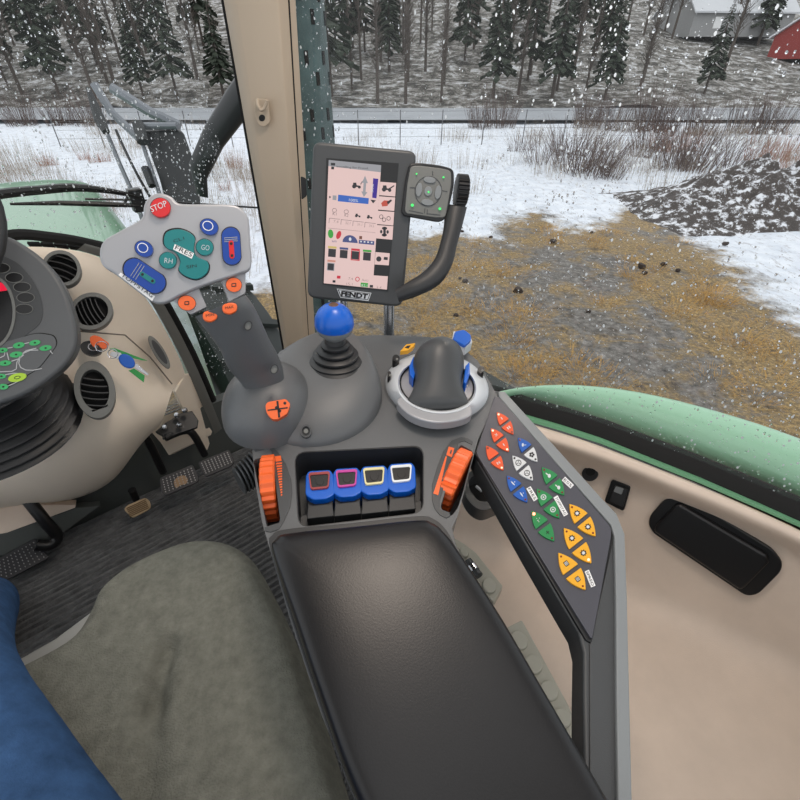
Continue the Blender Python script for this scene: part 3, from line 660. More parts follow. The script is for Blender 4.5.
# beige kick panels on the bulkhead
kr = thing('kick_panel', D(190, 430, 1.5), 'beige panel with metal trim strips behind the two right pedals', 'panel')
MB().m(BEIGE).prism([D(*C5b(q)[0], d) for q, d in (((250, 110), 1.42), ((440, 0), 1.5), ((530, 30), 1.58), ((568, 150), 1.60), ((560, 168), 1.60), ((370, 262), 1.52), ((330, 200), 1.48))], Vector((0, .03, -.02))).build('panel', kr, bevel=.003)
k = MB().m(CHROME)
for e in (0, 1, 2): k.tube([D(158, 411+e*3.2, 1.40), D(186, 400.5+e*3, 1.46)], .003, 8)
k.build('trim_strip', kr)
MB().m(BLACK).plate(C5b((305, 150), (340, 170), (340, 185), (505, 130), (510, 95), (480, 50), (430, 60), (350, 110)), facing(175, 420, 1.40, .3), -.02, .0).build('bracket', kr, bevel=.003)
for q in ((352, 130), (420, 118), (408, 72), (445, 48)): MB().m(CHROME).ball(D(*C5b(q)[0], 1.37), .009, 10).build('bolt', kr)
k2 = thing('kick_panel', D(40, 520, 1.3), 'pink-beige panel low on the bulkhead behind the left pedal', 'panel')
MB().m(BEIGED).prism([D(-60, 505, 1.20), D(76, 505, 1.34), D(75, 508, 1.34), D(7, 533, 1.25), D(-60, 545, 1.18)], Vector((-.02, .03, -.01))).build('panel', k2, bevel=.002)
MB().m(GP).prism([D(-60, 545, 1.17), D(7, 533, 1.25), D(76, 508, 1.35), D(100, 506, 1.38), D(60, 535, 1.36), D(48, 548, 1.30), D(0, 556, 1.24), D(-60, 570, 1.18)], Vector((-.02, .03, -.01))).build('lower_strip', k2, bevel=.002)
# ================================================================ PEDALS
def pedal(name, pts, d, mt, studs, armp, lab, armr=.012, rows_=6, cols=9, stud=STUD, stain=False, grp=None, up=.35):
    c = (sum(p[0] for p in pts)/len(pts), sum(p[1] for p in pts)/len(pts)); P = facing(*c, d-.05, up)
    r = thing(name, pl(*c, P), lab, 'pedal', grp)
    MB().m(mt).plate(rnd(pts, 3), P, -.012, 0).build('pedal_plate', r, bevel=.002)
    k = MB().m(stud); q = studs
    for i in range(rows_):
        for j in range(cols):
            s, t = (i+.5)/rows_, (j+.5)/cols
            a = Vector(q[0]).lerp(Vector(q[1]), t); e = Vector(q[3]).lerp(Vector(q[2]), t); g = a.lerp(e, s)
            if stud is STUD: k.plate(ell(g.x, g.y, .68, .6, n=6), P, 0, .004)
    if stud is STUD: k.build('tread_studs', r, kind='stuff')
    if stain:
        MB().m(mat('dried_mud', (150, 124, 96), .9)).plate(cr(C5b((395, 385), (410, 365), (440, 355), (460, 372), (450, 395), (425, 400), (405, 415)), 3), P, 0, .0030).build('mud', r)
    if armp: MB().m(BLACK).tube([D(*p) for p in armp], armr, 10, smooth=4).build('pedal_arm', r)
    return r
PL = mat('pedal_rubber', (44, 44, 48), .5)
p1 = C5b((325, 368), (482, 303), (514, 365), (506, 388), (352, 452), (335, 430)); pedal('foot_pedal', p1, 1.46, PL, C5b((333, 372), (482, 312), (506, 378), (348, 440)), [(143, 433, 1.34), (152, 448, 1.38), (163, 472, 1.46)], 'studded black foot pedal with a dried mud stain in the middle', stain=True)
p2 = C5b((508, 292), (655, 232), (682, 290), (665, 312), (545, 362), (530, 345)); pedal('foot_pedal', p2, 1.50, PL, C5b((516, 296), (652, 240), (674, 292), (540, 350)), [(165, 438, 1.38), (183, 431, 1.42), (193, 434, 1.44), (205, 455, 1.5)], 'studded black foot pedal nearest the console')
C9 = crop(0, 480, 5)
p3 = C9((-60, 420), (175, 290), (247, 388), (60, 488), (-60, 540)); pedal('foot_pedal', p3, 1.29, PL, C9((-50, 425), (172, 300), (236, 386), (-50, 530)), [(28, 500, 1.24), (44, 520, 1.26), (57, 536, 1.29), (50, 545, 1.28), (36, 545, 1.26)], 'studded black foot pedal at the far left beside the driver', cols=12, armr=.016)
p4 = C5b((158, 515), (175, 495), (262, 458), (285, 480), (285, 510), (200, 556)); r = pedal('foot_pedal', p4, 1.46, mat('worn_tan_pedal', (178, 156, 124), .7), p4, [(132, 490, 1.42), (136, 499, 1.45)], 'worn tan ribbed accelerator pedal under the dashboard', stud=BEIGE)
k = MB().m(mat('tan_groove', (120, 98, 70), .8)); P = facing(137, 508, 1.41, .35)
for i in range(6):
    a = Vector(C5b((172+i*3, 510+i*7.5))[0]); e = Vector(C5b((262+i*3, 468+i*7.5))[0]); w = Vector((.1, .45))
    k.plate([tuple(a-w), tuple(e-w), tuple(e+w), tuple(a+w)], P, -.02, .008)
k.build('grooves', r)
# ================================================================ DASHBOARD
droot = thing('dashboard', Vector((-.8, .9, 0)), 'beige dashboard shell with round grey air vents beside the steering column', 'dashboard')
G = [[(-60, 262, .80), (0, 247, .85), (40, 246, .90), (80, 250, .99), (110, 260, 1.06), (140, 287, 1.18), (165, 328, 1.30), (190, 378, 1.45)],
     [(-60, 300, .80), (0, 275, .84), (35, 260, .88), (70, 266, .95), (100, 279, 1.02), (125, 303, 1.12), (150, 341, 1.24), (178, 384, 1.40)],
     [(-60, 350, .86), (0, 320, .90), (30, 300, .93), (60, 303, .98), (85, 315, 1.04), (110, 336, 1.11), (140, 364, 1.22), (174, 388, 1.36)],
     [(-60, 420, .95), (0, 400, .97), (30, 385, 1.0), (60, 382, 1.02), (90, 383, 1.05), (115, 384, 1.10), (140, 390, 1.17), (171, 393, 1.29)],
     [(-60, 480, 1.0), (0, 460, 1.01), (40, 450, 1.02), (70, 445, 1.05), (100, 437, 1.08), (122, 428, 1.11), (143, 418, 1.16), (167, 408, 1.26)],
     [(-60, 515, 1.06), (0, 492, 1.08), (40, 484, 1.11), (70, 476, 1.13), (98, 466, 1.16), (118, 456, 1.18), (138, 438, 1.21), (162, 422, 1.27)],
     [(-60, 530, 1.14), (0, 508, 1.18), (40, 506, 1.22), (70, 503, 1.25), (98, 494, 1.27), (120, 480, 1.27), (138, 448, 1.27), (158, 428, 1.30)],
     [(-60, 520, 1.4), (0, 506, 1.45), (40, 504, 1.45), (70, 500, 1.45), (98, 490, 1.42), (118, 474, 1.4), (135, 448, 1.36), (154, 428, 1.36)]]
G = [[D(*p) for p in r] for r in G]
MB().m(BEIGE).grid(G).build('dash_shell', droot, sub=2)
MB().m(BEIGE).prism([D(*p) for p in ((185, 374, 1.43), (193, 374, 1.47), (216, 432, 1.63), (213, 448, 1.66), (203, 452, 1.62), (175, 392, 1.36))], Vector((-.02, .02, -.01))).build('side_strip', droot, bevel=.004)
gt = [(-60, 256, .80), (0, 242, .86), (20, 238.5, .88), (45, 240.5, .915), (80, 247, .99), (112, 258, 1.065), (142, 283, 1.18), (168, 324, 1.31), (193, 374, 1.455), (217, 432, 1.63)]
MB().m(TRIMG).lr([((x-3, y+3), (x+5, y-3.5), d) for x, y, d in gt[4:]], .35, 12, smooth=4).build('edge_trim', droot, label='grey rim along the dashboard edge')
MB().m(BLACKM).tube([D(x+(7 if x > 100 else 2 if x > 60 else 0), y-(5 if x > 60 else 4), d+.03) for x, y, d in gt], .0115, 8, smooth=4).build('windscreen_seal', droot, label='black rubber seal at the foot of the windscreen')
k = MB().m(BLACKM)
for i in range(4):
    t0 = 27+i*13.5; k.prism([D(x, 241.5+(max(0, x-40))**1.5*.0147, .93+(x-27)*.002) for x in (t0, t0+12)]+[D(x, 243.6+(max(0, x-40))**1.5*.0147, .925+(x-27)*.002) for x in (t0+12, t0)], Vector((0, .004, -.01)))
k.build('defrost_slot', droot)
def vent(cx, cy, rx, ry, d, rot, ns, slat_rot, ov=.74, bow=0, up=.25, tilt=0):
    P = facing(cx, cy, d, up); o = MB().m(TRIMG).plate(ell(cx, cy, rx, ry, rot, 36), P, -.03, .006, [ell(cx, cy, rx*ov, ry*ov, rot, 36)]).build('air_vent', droot, bevel=.003)
    MB().m(BLACKM).plate(ell(cx, cy, rx*ov+.5, ry*ov+.5, rot, 30), P, -.03, -.018).build('recess', o)
    c, s = math.cos(R_(slat_rot)), math.sin(R_(slat_rot))
    for i in range(ns):
        t = (i+1)/(ns+1)*2-1
        # slat line through the ellipse: clip numerically
        cc, ss = math.cos(R_(rot)), math.sin(R_(rot)); L = []
        R0 = max(rx, ry)*ov
        nx, ny = -s, c
        for k in range(-60, 61):
            q = k/60*R0*1.02; x = nx*t*R0*.95+c*q; y = ny*t*R0*.95+s*q
            y += 0; u_ = (x*cc+y*ss)/(rx*ov*.98); v_ = (-x*ss+y*cc)/(ry*ov*.98)
            if u_*u_+v_*v_ < 1: L.append((x, y, q/R0))
        if len(L) < 4: continue
        pts = [L[int(j*(len(L)-1)/8)] for j in range(9)]
        bb = lambda p: (cx+p[0]+nx*bow*(1-p[2]**2), cy+p[1]+ny*bow*(1-p[2]**2))
        up_ = [pl(*bb(p), off(P, .001)) for p in pts]; lo = [pl(bb(p)[0]+nx*.9, bb(p)[1]+ny*.9, off(P, .001)) for p in pts]
        dn = [p-P[1]*.014+UP*.002 for p in up_]; dl = [p-P[1]*.014+UP*.002 for p in lo]
        rows = [[up_[j], lo[j], dl[j], dn[j]] for j in range(9)]
        MB().m(DGREY if ns > 4 else CHAR).caps(rows).build('slat', o)
    return o
vent(61.5, 268, 20, 17.5, .885, 25, 4, 18, .80, -2)
vent(91, 311, 22, 18.5, .98, -12, 6, 62, .78, 3)
vent(94.5, 389.5, 20.5, 29, 1.0, -12, 5, 5, .70, 2.5)
P = facing(159, 352, 1.22, .1)
o = MB().m(TRIMG).plate(ell(159, 352, 5.5, 19, -32, 30), P, -.02, .012).build('air_vent', droot, bevel=.003)
MB().m(CHAR).plate(ell(159.5, 352, 3.2, 14, -32, 30), P, .0, .0135).build('recess', o)
MB().m(mat('seam', (120, 108, 96), .7)).tube([D(*p) for p in ((78, 331, .985), (100, 333, 1.035), (125, 335, 1.10), (150, 357, 1.195), (172, 384, 1.31))], .0018, 6).build('seam', droot)
# ignition with keys
ir = MB().m(CHAR); P = facing(92, 348, 1.015, .2)
ir.plate(ell(91, 348, 11, 7, 12, 26), P, -.02, .006).m(CHROME).plate(ell(92.5, 347, 5, 4, 12, 20), P, .005, .009, [ell(92.5, 347, 3.8, 2.9, 12, 20)]).build('ignition_lock', droot, bevel=.001)
CY = crop(70, 320, 8.889)
kr = thing('key_bunch', D(95, 345, .97), 'bunch of keys with orange head, blue fob and green tags hanging in the ignition', 'keys')
P = facing(98, 342, .975, .1)
MB().m(ORANGE).plate(rnd(CY((175, 150), (215, 132), (270, 150), (350, 210), (330, 250), (290, 262), (240, 215), (215, 248), (180, 205)), 2), P, -.008, .004).build('key_head', kr, bevel=.002)
MB().m(CHROME).tube([pl(*CY((280+55*math.cos(a), 235+45*math.sin(a)))[0], off(P, .004)) for a in [k*math.pi/8 for k in range(17)]], .0011, 6).tube([pl(*CY((380+45*math.cos(a), 300+40*math.sin(a)))[0], off(P, .004)) for a in [k*math.pi/8 for k in range(17)]], .0011, 6).build('key_ring', kr)
P = facing(126, 358, 1.03, .1)
MB().m(BLUE).plate(ell(*CY((505, 365))[0], 9.2, 6.2, 35, 26), P, -.004, .006).build('fob', kr, bevel=.003, label='blue oval key fob')
MB().m(CHROME).plate(CY((560, 400), (590, 385), (700, 480), (690, 492), (580, 430)), P, -.002, .002).build('key_blade', kr, bevel=.0005)
GT = mat('green_tag', (40, 150, 70), .5)
MB().m(GT).plate(CY((350, 252), (400, 250), (690, 362), (640, 358), (480, 320)), P, -.003, .001).plate(CY((520, 450), (570, 430), (665, 495), (655, 555)), P, -.003, .001).build('tag', kr, label='green plastic tags')
MB().m(SILVL).plate(CY((370, 280), (450, 290), (470, 320), (420, 350), (350, 310)), P, -.004, .002).build('tag', kr, bevel=.001, label='clear tag')
# ================================================================ STEERING CONSOLE
sroot = thing('steering_console', D(0, 340, .80), 'dark grey instrument pod with green membrane buttons on the steering column', 'instrument panel')
SP0 = D(30, 330, .76); SPn = ((Vector((-.30, -.05, 1.25))-SP0).normalized()+UP*.2+(CAM-SP0).normalized()*.6).normalized(); SP = (SP0, SPn)
so = cr([(-130, 232), (-60, 228), (0, 234), (26, 246), (48, 264), (64, 287), (74, 315), (77, 340), (71, 358), (54, 376), (28, 393), (0, 404), (-60, 424), (-130, 430)], 4)
MB().m(GREY).plate(so, SP, -.045, 0).build('pod_housing', sroot, bevel=.008, seg=3)
si = [((x+30)*.91-28, (y-330)*.90+330) for x, y in [tuple(p) for p in so]]
MB().m(DGREY).plate(cr([(-110, 246), (-40, 246), (8, 258), (28, 274), (40, 296), (42, 318), (30, 332), (0, 345), (-110, 360)], 4), SP, -.001, .0012).build('instrument_face', sroot, label='black instrument face')
rg = MB().m(TRIMG)
for x, y, rx, ry in ((-10, 312, 24, 36),): rg.plate(ell(x, y, rx+1.5, ry+1.5, 0, 40), SP, .001, .004, [ell(x, y, rx-1.5, ry-1.5, 0, 40)])
for x, y in ((1, 268), (14, 277.5), (22, 287), (25.5, 297.5), (24, 309), (-14, 263), (-30, 262)): rg.plate(ell(x, y, 9.2, 5.3, 0, 26), SP, .001, .0026, [ell(x, y, 8.5, 4.7, 0, 26)])
rg.build('gauge_rings', sroot)
k = MB().m(BLACK)
for x, y in ((1, 268), (14, 277.5), (22, 287), (25.5, 297.5), (24, 309), (-14, 263), (-30, 262)): k.plate(ell(x, y, 8.4, 4.6, 0, 22), SP, .001, .0018)
k.m(BLACK).plate(ell(-10, 312, 22, 34, 0, 36), SP, .001, .0022); k.build('lamp_windows', sroot)
MB().m(em('gauge', (225, 25, 60), .8)).plate([(-12, 283), (0, 282), (8, 286), (8.5, 290), (-12, 293)], SP, .002, .0032).build('red_display', sroot)
mo = rnd([(-130, 360), (0, 343), (38, 332), (55, 335), (58, 344), (40, 368), (20, 380), (0, 388), (-130, 410)], 8)
MB().m(BLACKM).plate(mo, SP, .0, .0006).m(GREY).plate([((x+10)*.985-10, (y-360)*.97+360) for x, y in mo], SP, .0, .0018).build('button_field', sroot)
CS = crop(0, 300, 8); LK = mat('bright_green_key', (62, 176, 104), .45); WL = mat('grey_line', (190, 192, 194), .5)
for x, y, rx, ry, rot in ((20, 402, 42, 20, -5), (150, 362, 48, 24, -10), (278, 342, 46, 22, -10), (128, 436, 52, 24, -8), (364, 384, 50, 22, -8), (40, 505, 50, 22, -5), (10, 610, 38, 20, 0), (25, 694, 42, 24, 0), (-60, 420, 48, 22, 0), (-80, 520, 48, 22, 0), (-70, 640, 46, 22, 0)):
    (px, py), = CS((x, y)); k = MB().m(LK).plate(ell(px, py, rx/8, ry/8, rot, 16), SP, .001, .0034); k.m(INK).plate(ell(px, py, 1.3, .9, rot, 8), SP, .003, .0038); k.build('green_button', sroot, bevel=.0006, label='green oval membrane button')
(px, py), = CS((138, 620)); k = MB().m(mat('lime_key', (176, 214, 60), .45)).plate(ell(px, py, 9.4, 4.2, -12, 20), SP, .001, .0034); k.m(INK).plate(ell(px, py, 3.4, 1.6, -12, 12), SP, .003, .0038, [ell(px, py, 2.7, 1, -12, 12)]); k.build('lime_button', sroot, bevel=.0006, label='lime oval button')
k = MB().m(WL)
def line(pts, w=.42):
    P_ = [Vector(p) for p in CS(*pts)]
    for a, e in zip(P_, P_[1:]):
        q = (e-a).normalized(); ww = Vector((-q.y, q.x))*w; k.plate([tuple(a+ww), tuple(e+ww), tuple(e-ww), tuple(a-ww)], SP, .0015, .0024)
line(((305, 400), (240, 402), (190, 425), (158, 465), (150, 505), (165, 540), (205, 560), (265, 562), (335, 548))); line(((0, 575), (95, 570), (130, 552), (135, 500), (165, 440), (210, 405), (290, 385)))
line(((60, 385), (100, 378))); line(((190, 350), (232, 340))); line(((55, 420), (70, 480))); line(((0, 462), (35, 445), (40, 410))); line(((40, 598), (110, 585), (205, 592), (160, 645), (60, 690))); line(((400, 405), (420, 430)))
line(((190, 440), (150, 470), (90, 490)))
k.build('printed_lines', sroot)
# bellows below the pod
broot = None
b = MB().m(RUBBER); rows = []
for i in range(49):
    t = i/48; cx = -88+14*t; cy = 368+48*t; rx = 104+32*math.sin(t*1.5); ry = 52+46*t**.9; d = .84+.10*t; am = 3.4*math.cos(t*2*math.pi*8)
    if t > .9: rx -= 14*(t-.9)*10; ry -= 4*(t-.9)*10
    c = D(cx, cy, d); ux = (D(cx+10, cy, d)-c)/10; ax = (Vector((.25, -.18, 1))).normalized(); ux = (ux-ax*ux.dot(ax)).normalized()*ux.length; uy = ax.cross(ux.normalized()).normalized()
    sc_ = d/FP
    rows.append([c+ux.normalized()*(rx+am)*sc_*math.cos(2*math.pi*j/56)+uy*(rx*.72+am)*sc_*math.sin(2*math.pi*j/56) for j in range(56)])
b.caps(rows); b.build('column_bellows', label='black rubber bellows folded round the steering column', cat='bellows')
# steering wheel rim at the far left
c = D(-158, 222, .64); ax = ((Vector((-.35, -.1, 1.15))-c).normalized()+UP*.9).normalized(); u = (RT-ax*RT.dot(ax)).normalized(); v = ax.cross(u)
wr = bpy.data.objects.new('steering_wheel', None); COL.objects.link(wr); wr.parent = sroot; ROOT[wr.name] = ROOT[sroot.name]; wr['label'] = 'dark steering wheel rim'
ring = [c+(u*math.cos(k*math.pi/24)+v*math.sin(k*math.pi/24))*.176 for k in range(49)]
MB().m(CHAR).grid([[ring[k]+((ring[k]-c).normalized()*math.cos(j*math.pi/6)+ax*math.sin(j*math.pi/6))*.015 for j in range(12)] for k in range(48)], cu=True, cv=True).build('rim', wr)
MB().m(CHAR).tube([c-ax*.03, c+ax*.01], .045, 20).tube([c, c+u*.17], .011).tube([c, c-u*.17], .011).tube([c, c-v*.17], .011).build('spokes', wr)
# ================================================================ SEAT
seat = thing('driver_seat', D(180, 690, .55), 'grey-green cloth driver seat with a pale plastic side trim', 'seat')
so = [(46, 669), (68, 656), (82, 645), (91, 632), (99, 616), (106, 599), (122, 583), (142, 570), (165, 559), (190, 550), (212, 548), (232, 551), (250, 561), (262, 575), (276, 600), (290, 628), (303, 660), (318, 702), (334, 752), (352, 810), (372, 880), (350, 960), (220, 980), (80, 960), (-40, 900), (-60, 800), (-40, 720)]
so = cr(so, 3)
ZS = .47
outw = [atz(x, y, ZS) for x, y in so]
ca, cb_ = atz(150, 700, ZS+.05), atz(166, 648, ZS+.05); cc_ = atz(140, 800, ZS+.05)
def sdent(p):
    q = 0
    for a, e in ((ca, cb_), (cc_, ca)):
        ab = (e-a); ab.z = 0; ap = p-a; ap.z = 0; t = max(0, min(1, ap.dot(ab)/ab.dot(ab))); dd = (ap-ab*t).length
        q -= .020*math.exp(-(dd/.016)**2)
    # bolster right of the crease
    a = ca; e = cb_; side = (e.x-a.x)*(p.y-a.y)-(e.y-a.y)*(p.x-a.x)
    q += .018*max(0, min(1, -side*40))
    return q
b = MB().m(SEATM); cen = sum(outw, Vector())/len(outw); rows = []
for t, h in [(.03, -.10), (0, -.06), (-.006, -.02), (0, .01), (.025, .030), (.06, .040), (.10, .045), (.14, .048)]+[(.14+.84*i/30, .05) for i in range(1, 31)]:
    rows.append([p.lerp(cen, t)+UP*h for p in outw])
for w in rows[6:]:
    for i, p in enumerate(w): w[i] = p+UP*sdent(p)
b.caps(rows); b.build('cushion', seat, sub=1)
MB().m(mat('pale_grey_plastic', (160, 160, 156), .55, bump=.2)).prism([atz(x, y, .43) for x, y in ((20, 657), (55, 637), (90, 611), (110, 598), (110, 640), (60, 690), (0, 720), (-30, 700), (-20, 680))], UP*-.05).build('side_trim', seat, bevel=.008)
MB().m(BLACK).prism([atz(x, y, .36) for x, y in ((60, 690), (190, 600), (250, 620), (320, 800), (200, 880), (40, 820))], UP*-.30).build('seat_base', seat, bevel=.01)
# ================================================================ DRIVER'S LEGS
hipR = Vector((-.235, -.05, .60)); kneeR = Vector((-.555, .225, .60)); shinR = Vector((-.82, .44, .36)); ankR = Vector((-1.03, .52, .10)); toeR = Vector((-1.16, .62, .06))
sh = -RT*.30
J_ = dict(pel=Vector((-.33, -.14, .64)), hr=hipR, kr=kneeR, ar=ankR, tr=toeR)
pb_ = MB().m(JEANS)
for o_ in (Vector(), sh):
    pb_.tube([J_['pel']+o_*.7-RT*.02+FW*.02, hipR+o_, hipR.lerp(kneeR, .5)+o_, kneeR+o_, shinR+o_, ankR+o_], [.105, .098, .084, .066, .062, .05], 16, smooth=4)
pb_.ball(J_['pel']-FW*.02+UP*.02, .15, 16, (1.1, .95, .9)); pb_.ball(kneeR, .066, 12); pb_.ball(kneeR+sh, .066, 12)
person = pb_.build('person', origin=J_['pel'])
md = person.modifiers.new('remesh', 'REMESH'); md.mode = 'VOXEL'; md.voxel_size = .012; md.use_smooth_shade = True
md = person.modifiers.new('smooth', 'SMOOTH'); md.factor = .5; md.iterations = 8
tag(person, 'seated person in blue jeans, leg showing at the lower left', 'person')
for s_ in (Vector(), sh):
    a = ankR+s_+UP*-.02; t = toeR+s_
    b = MB().m(mat('brown_boot', (70, 50, 36), .7)); rows = []
    for q, w, h in ((-.35, .030, .035), (-.2, .040, .055), (.1, .043, .06), (.5, .047, .045), (.9, .045, .035), (1.15, .030, .025)):
        c = a.lerp(t, q); c.z = .025+h; rows.append([c+RT*w*math.cos(2*math.pi*j/16)+UP*h*math.sin(2*math.pi*j/16) for j in range(16)])
    b.caps(rows); b.build('boot', person, label='brown work boot')
# ================================================================ RIGHT SIDE WALL
sill = [(380, 372, .46), (440, 395, .49), (500, 411, .5), (520, 419.5, .5), (560, 431, .5), (600, 444, .5), (640, 460, .5), (700, 484, .5), (760, 510, .5), (800, 528, .5), (880, 570, .5), (960, 620, .5)]
WP0, WP1, WP2 = atz(620, 458, .475), atz(800, 540, .475), atz(690, 610, .21)
WN = (WP1-WP0).cross(WP2-WP0).normalized(); WN = WN if WN.dot(CAM-WP0) > 0 else -WN
WPL = (WP0, WN)
rw = []
top = [atz(*p) for p in sill]
rw.append([p+UP*-.004 for p in top]); rw.append([atz(x, y+2.5, z+.004) for x, y, z in sill]); rw.append([atz(x, y+9, z+.002) for x, y, z in sill]); rw.append([atz(x-2, y+16, z-.012) for x, y, z in sill])
def wrow(dy, dx=0, k=0): return [pl(x+dx, y+dy, off(WPL, k)) for x, y, z in sill]
rw.append(wrow(26, -4, .0)); rw.append(wrow(45, -8)); rw.append(wrow(75, -16)); rw.append(wrow(100, -22))
rw.append([pl(x-28, y+122, WPL) for x, y, z in sill])
last = rw[-1]
inn = Vector((-.62, -.55, 0)).normalized(); inn = Vector((-.55, -.8, 0)).normalized()
rw.append([p+inn*.035+UP*-.018 for p in last]); rw.append([p+inn*.09+UP*-.028 for p in last]); rw.append([p+inn*.20+UP*-.035 for p in last]); rw.append([p+inn*.42+UP*-.04 for p in last])
MB().m(BEIGED).grid(rw).build('wall_right', kind='structure', sub=2)
shz = min(p.z for p in rw[-1])
gb = MB().m(mat('green_body_paint', (112, 168, 130), .35)); a = []
gb.grid([[atz(x, y-.5, z) for x, y, z in sill], [atz(x, y-3.5, z+.006) for x, y, z in sill], [atz(x, y-6.5, z+.002) for x, y, z in sill], [atz(x, y-7.5, z-.02) for x, y, z in sill]]).build('trim_1', kind='structure')
g1 = [atz(x, y-7.2, z) for x, y, z in sill]
MB().m(BLACKM).grid([[p+UP*-.02 for p in g1], g1, [p+UP*.012+Vector((.006, .01, 0)) for p in g1], [p+UP*.020+Vector((.012, .02, 0)) for p in g1], [p+UP*.022+Vector((.022, .038, 0)) for p in g1], [p+UP*.0+Vector((.030, .05, 0)) for p in g1]]).build('trim_2', kind='structure')
WPL = off(WPL, .009)
# fittings on the side wall
C1 = crop(560, 400, 3.333)
k = MB().m(CHAR).plate(ell(*C1((99, 247))[0], 8.2, 7.4, 0, 26), WPL, -.02, .004); r = k.build('power_socket', bevel=.0015, label='small round black socket cap on the beige side wall', cat='socket')
MB().m(BLACK).plate(ell(*C1((101, 240))[0], 5.4, 4.4, 0, 22), WPL, .003, .007).build('cap', r, bevel=.003)
rs = MB().m(BLACK).plate(rnd(C1((172, 265), (235, 290), (212, 372), (147, 340)), 3), WPL, -.004, .003).build('rocker_switch', bevel=.0015, label='black rocker switch with a grey rocker on the side wall', cat='switch')
MB().m(CHAR).plate(rnd(C1((183, 285), (226, 300), (210, 358), (165, 338)), 1.5), WPL, .002, .008).build('rocker', rs, bevel=.001)
MB().m(GREYL).plate(rnd(C1((186, 288), (212, 296), (205, 316), (178, 305)), 1), WPL, .007, .0095).build('rocker_face', rs, bevel=.0005)
ht = thing('storage_cover', pl(*C1((515, 490))[0], WPL), 'large black rounded cover set into the beige side wall', 'cover')
fr_ = rnd(C1((358, 322), (470, 352), (710, 500), (742, 545), (735, 575), (660, 650), (620, 655), (310, 445), (293, 415), (300, 385)), 9)
MB().m(BLACK).plate(fr_, WPL, -.006, .004).build('frame', ht, bevel=.003)
MB().m(BLACK).plate(rnd(C1((392, 345), (690, 520), (698, 545), (605, 640), (312, 440), (318, 420)), 6), WPL, .002, .016).build('lid', ht, bevel=.006, seg=3)
# cup holder ring and clip strips beside the console
ch = thing('cup_holder', atz(480, 505, .33), 'round grey cup holder ring half hidden under the keypad arm', 'cup holder')
P = (atz(480, 490, .34), (UP*1.0+Vector((0, -.15, 0))).normalized())
MB().m(DGREY).plate(cr(CR2((535, 345), (545, 270), (600, 225), (700, 230), (760, 300), (760, 400), (710, 440), (640, 458), (575, 420)), 4), P, -.05, .0, [cr(CR2((568, 330), (570, 280), (620, 250), (690, 260), (735, 310), (735, 370), (690, 400), (625, 405), (590, 365)), 3)]).build('ring', ch, bevel=.002)
MB().m(BLACK).plate(cr(CR2((555, 340), (565, 270), (620, 240), (700, 245), (745, 310), (745, 380), (700, 415), (625, 425), (580, 380)), 3), P, -.06, -.045).build('well', ch)
MB().m(SILVL).tube([pl(*CR2((605, 320))[0], off(P, -.02)), pl(*CR2((640, 350))[0], off(P, -.025))], .004, 8).build('pin', ch)
C10 = crop(440, 520, 4)
CLIPM = mat('warm_grey_rubber', (176, 172, 158), .6, bump=.2)
def clip(pts, circ, z, lab, tool=None):
    P = (atz(pts[0][0], pts[0][1], z), UP)
    o = MB().m(CLIPM).plate(pts, P, -.03, 0).build('clip_strip', bevel=.003, label=lab, cat='clip strip', group='grey clip strips beside the armrest')
    for x, y, rx, ry in circ:
        MB().m(CLIPM).plate(ell(x, y, rx, ry, 55, 24), P, -.002, .008).build('disc', o, bevel=.003)
    if tool: MB().m(DGREY).tube([pl(*p, off(P, .008)) for p in tool], .010, 12).m(CHROME).tube([pl(*tool[1], off(P, .010)), pl(*tool[2], off(P, .010))], .0115, 12).build('pin', o)
    return o
clip(C10((40, 60), (100, 95), (145, 130), (252, 262), (215, 330), (150, 260)), [(*C10((98, 125))[0], 5.5, 4.2), (*C10((198, 260))[0], 8, 6.6)], .36, 'short grey clip strip with a metal pin beside the armrest pad', tool=C10((110, 165), (126, 185), (140, 205), (155, 225)))
clip(C10((255, 435), (328, 398), (358, 450), (505, 720), (575, 860), (500, 900), (400, 720)), [(*C10((318, 478))[0], 10.5, 8), (*C10((375, 575))[0], 10.5, 8.4), (*C10((438, 680))[0], 11, 9), (*C10((490, 790))[0], 11, 9)], .36, 'long grey clip strip with round discs near the keypad arm')
# ================================================================ PILLARS, ROOF, GLASS
def lineup(p, q, z):
    return p+(q-p)*((z-p.z)/(q.z-p.z))
PT = [(241, 100), (251, 100), (285, 100)]; PQ = [(283.5, 345), (289, 345), (304, 345)]
tp = [D(241, 100, 1.09), D(252, 100, 1.065), D(286, 100, 1.06)]; bt = [D(283.5, 345, 1.47), D(288.5, 345, 1.45), D(304.5, 345, 1.45)]
def pil(zt, zb, idx, back): 
    T = [lineup(tp[i], bt[i], zt) for i in idx]; B = [lineup(tp[i], bt[i], zb) for i in idx]; return T, B
T = [lineup(tp[i], bt[i], 1.72) for i in range(3)]; B = [lineup(tp[i], bt[i], .05) for i in range(3)]
BP = mat('beige_pillar', (186, 170, 150), .5, bump=.2, bscale=700)
bk = Vector((-.02, .07, 0)); bk2 = Vector((.03, .05, 0))
MB().m(BP).caps([[B[0], B[1], B[2], B[2]+bk2, B[0]+bk], [T[0], T[1], T[2], T[2]+bk2, T[0]+bk]]).build('trim_3', kind='structure', bevel=.005)
sl = [D(286, 100, 1.08), D(295.5, 100, 1.08)], [D(304.5, 345, 1.47), D(309.5, 345, 1.47)]
T2 = [lineup(sl[0][i], sl[1][i], 1.72) for i in (0, 1)]; B2 = [lineup(sl[0][i], sl[1][i], .35) for i in (0, 1)]
MB().m(BLACKM).caps([[B2[0], B2[1], B2[1]+bk, B2[0]+bk], [T2[0], T2[1], T2[1]+bk, T2[0]+bk]]).build('trim_4', kind='structure', bevel=.002)
sl = [D(238.5, 100, 1.11), D(241.5, 100, 1.11)], [D(281.5, 345, 1.49), D(284, 345, 1.49)]
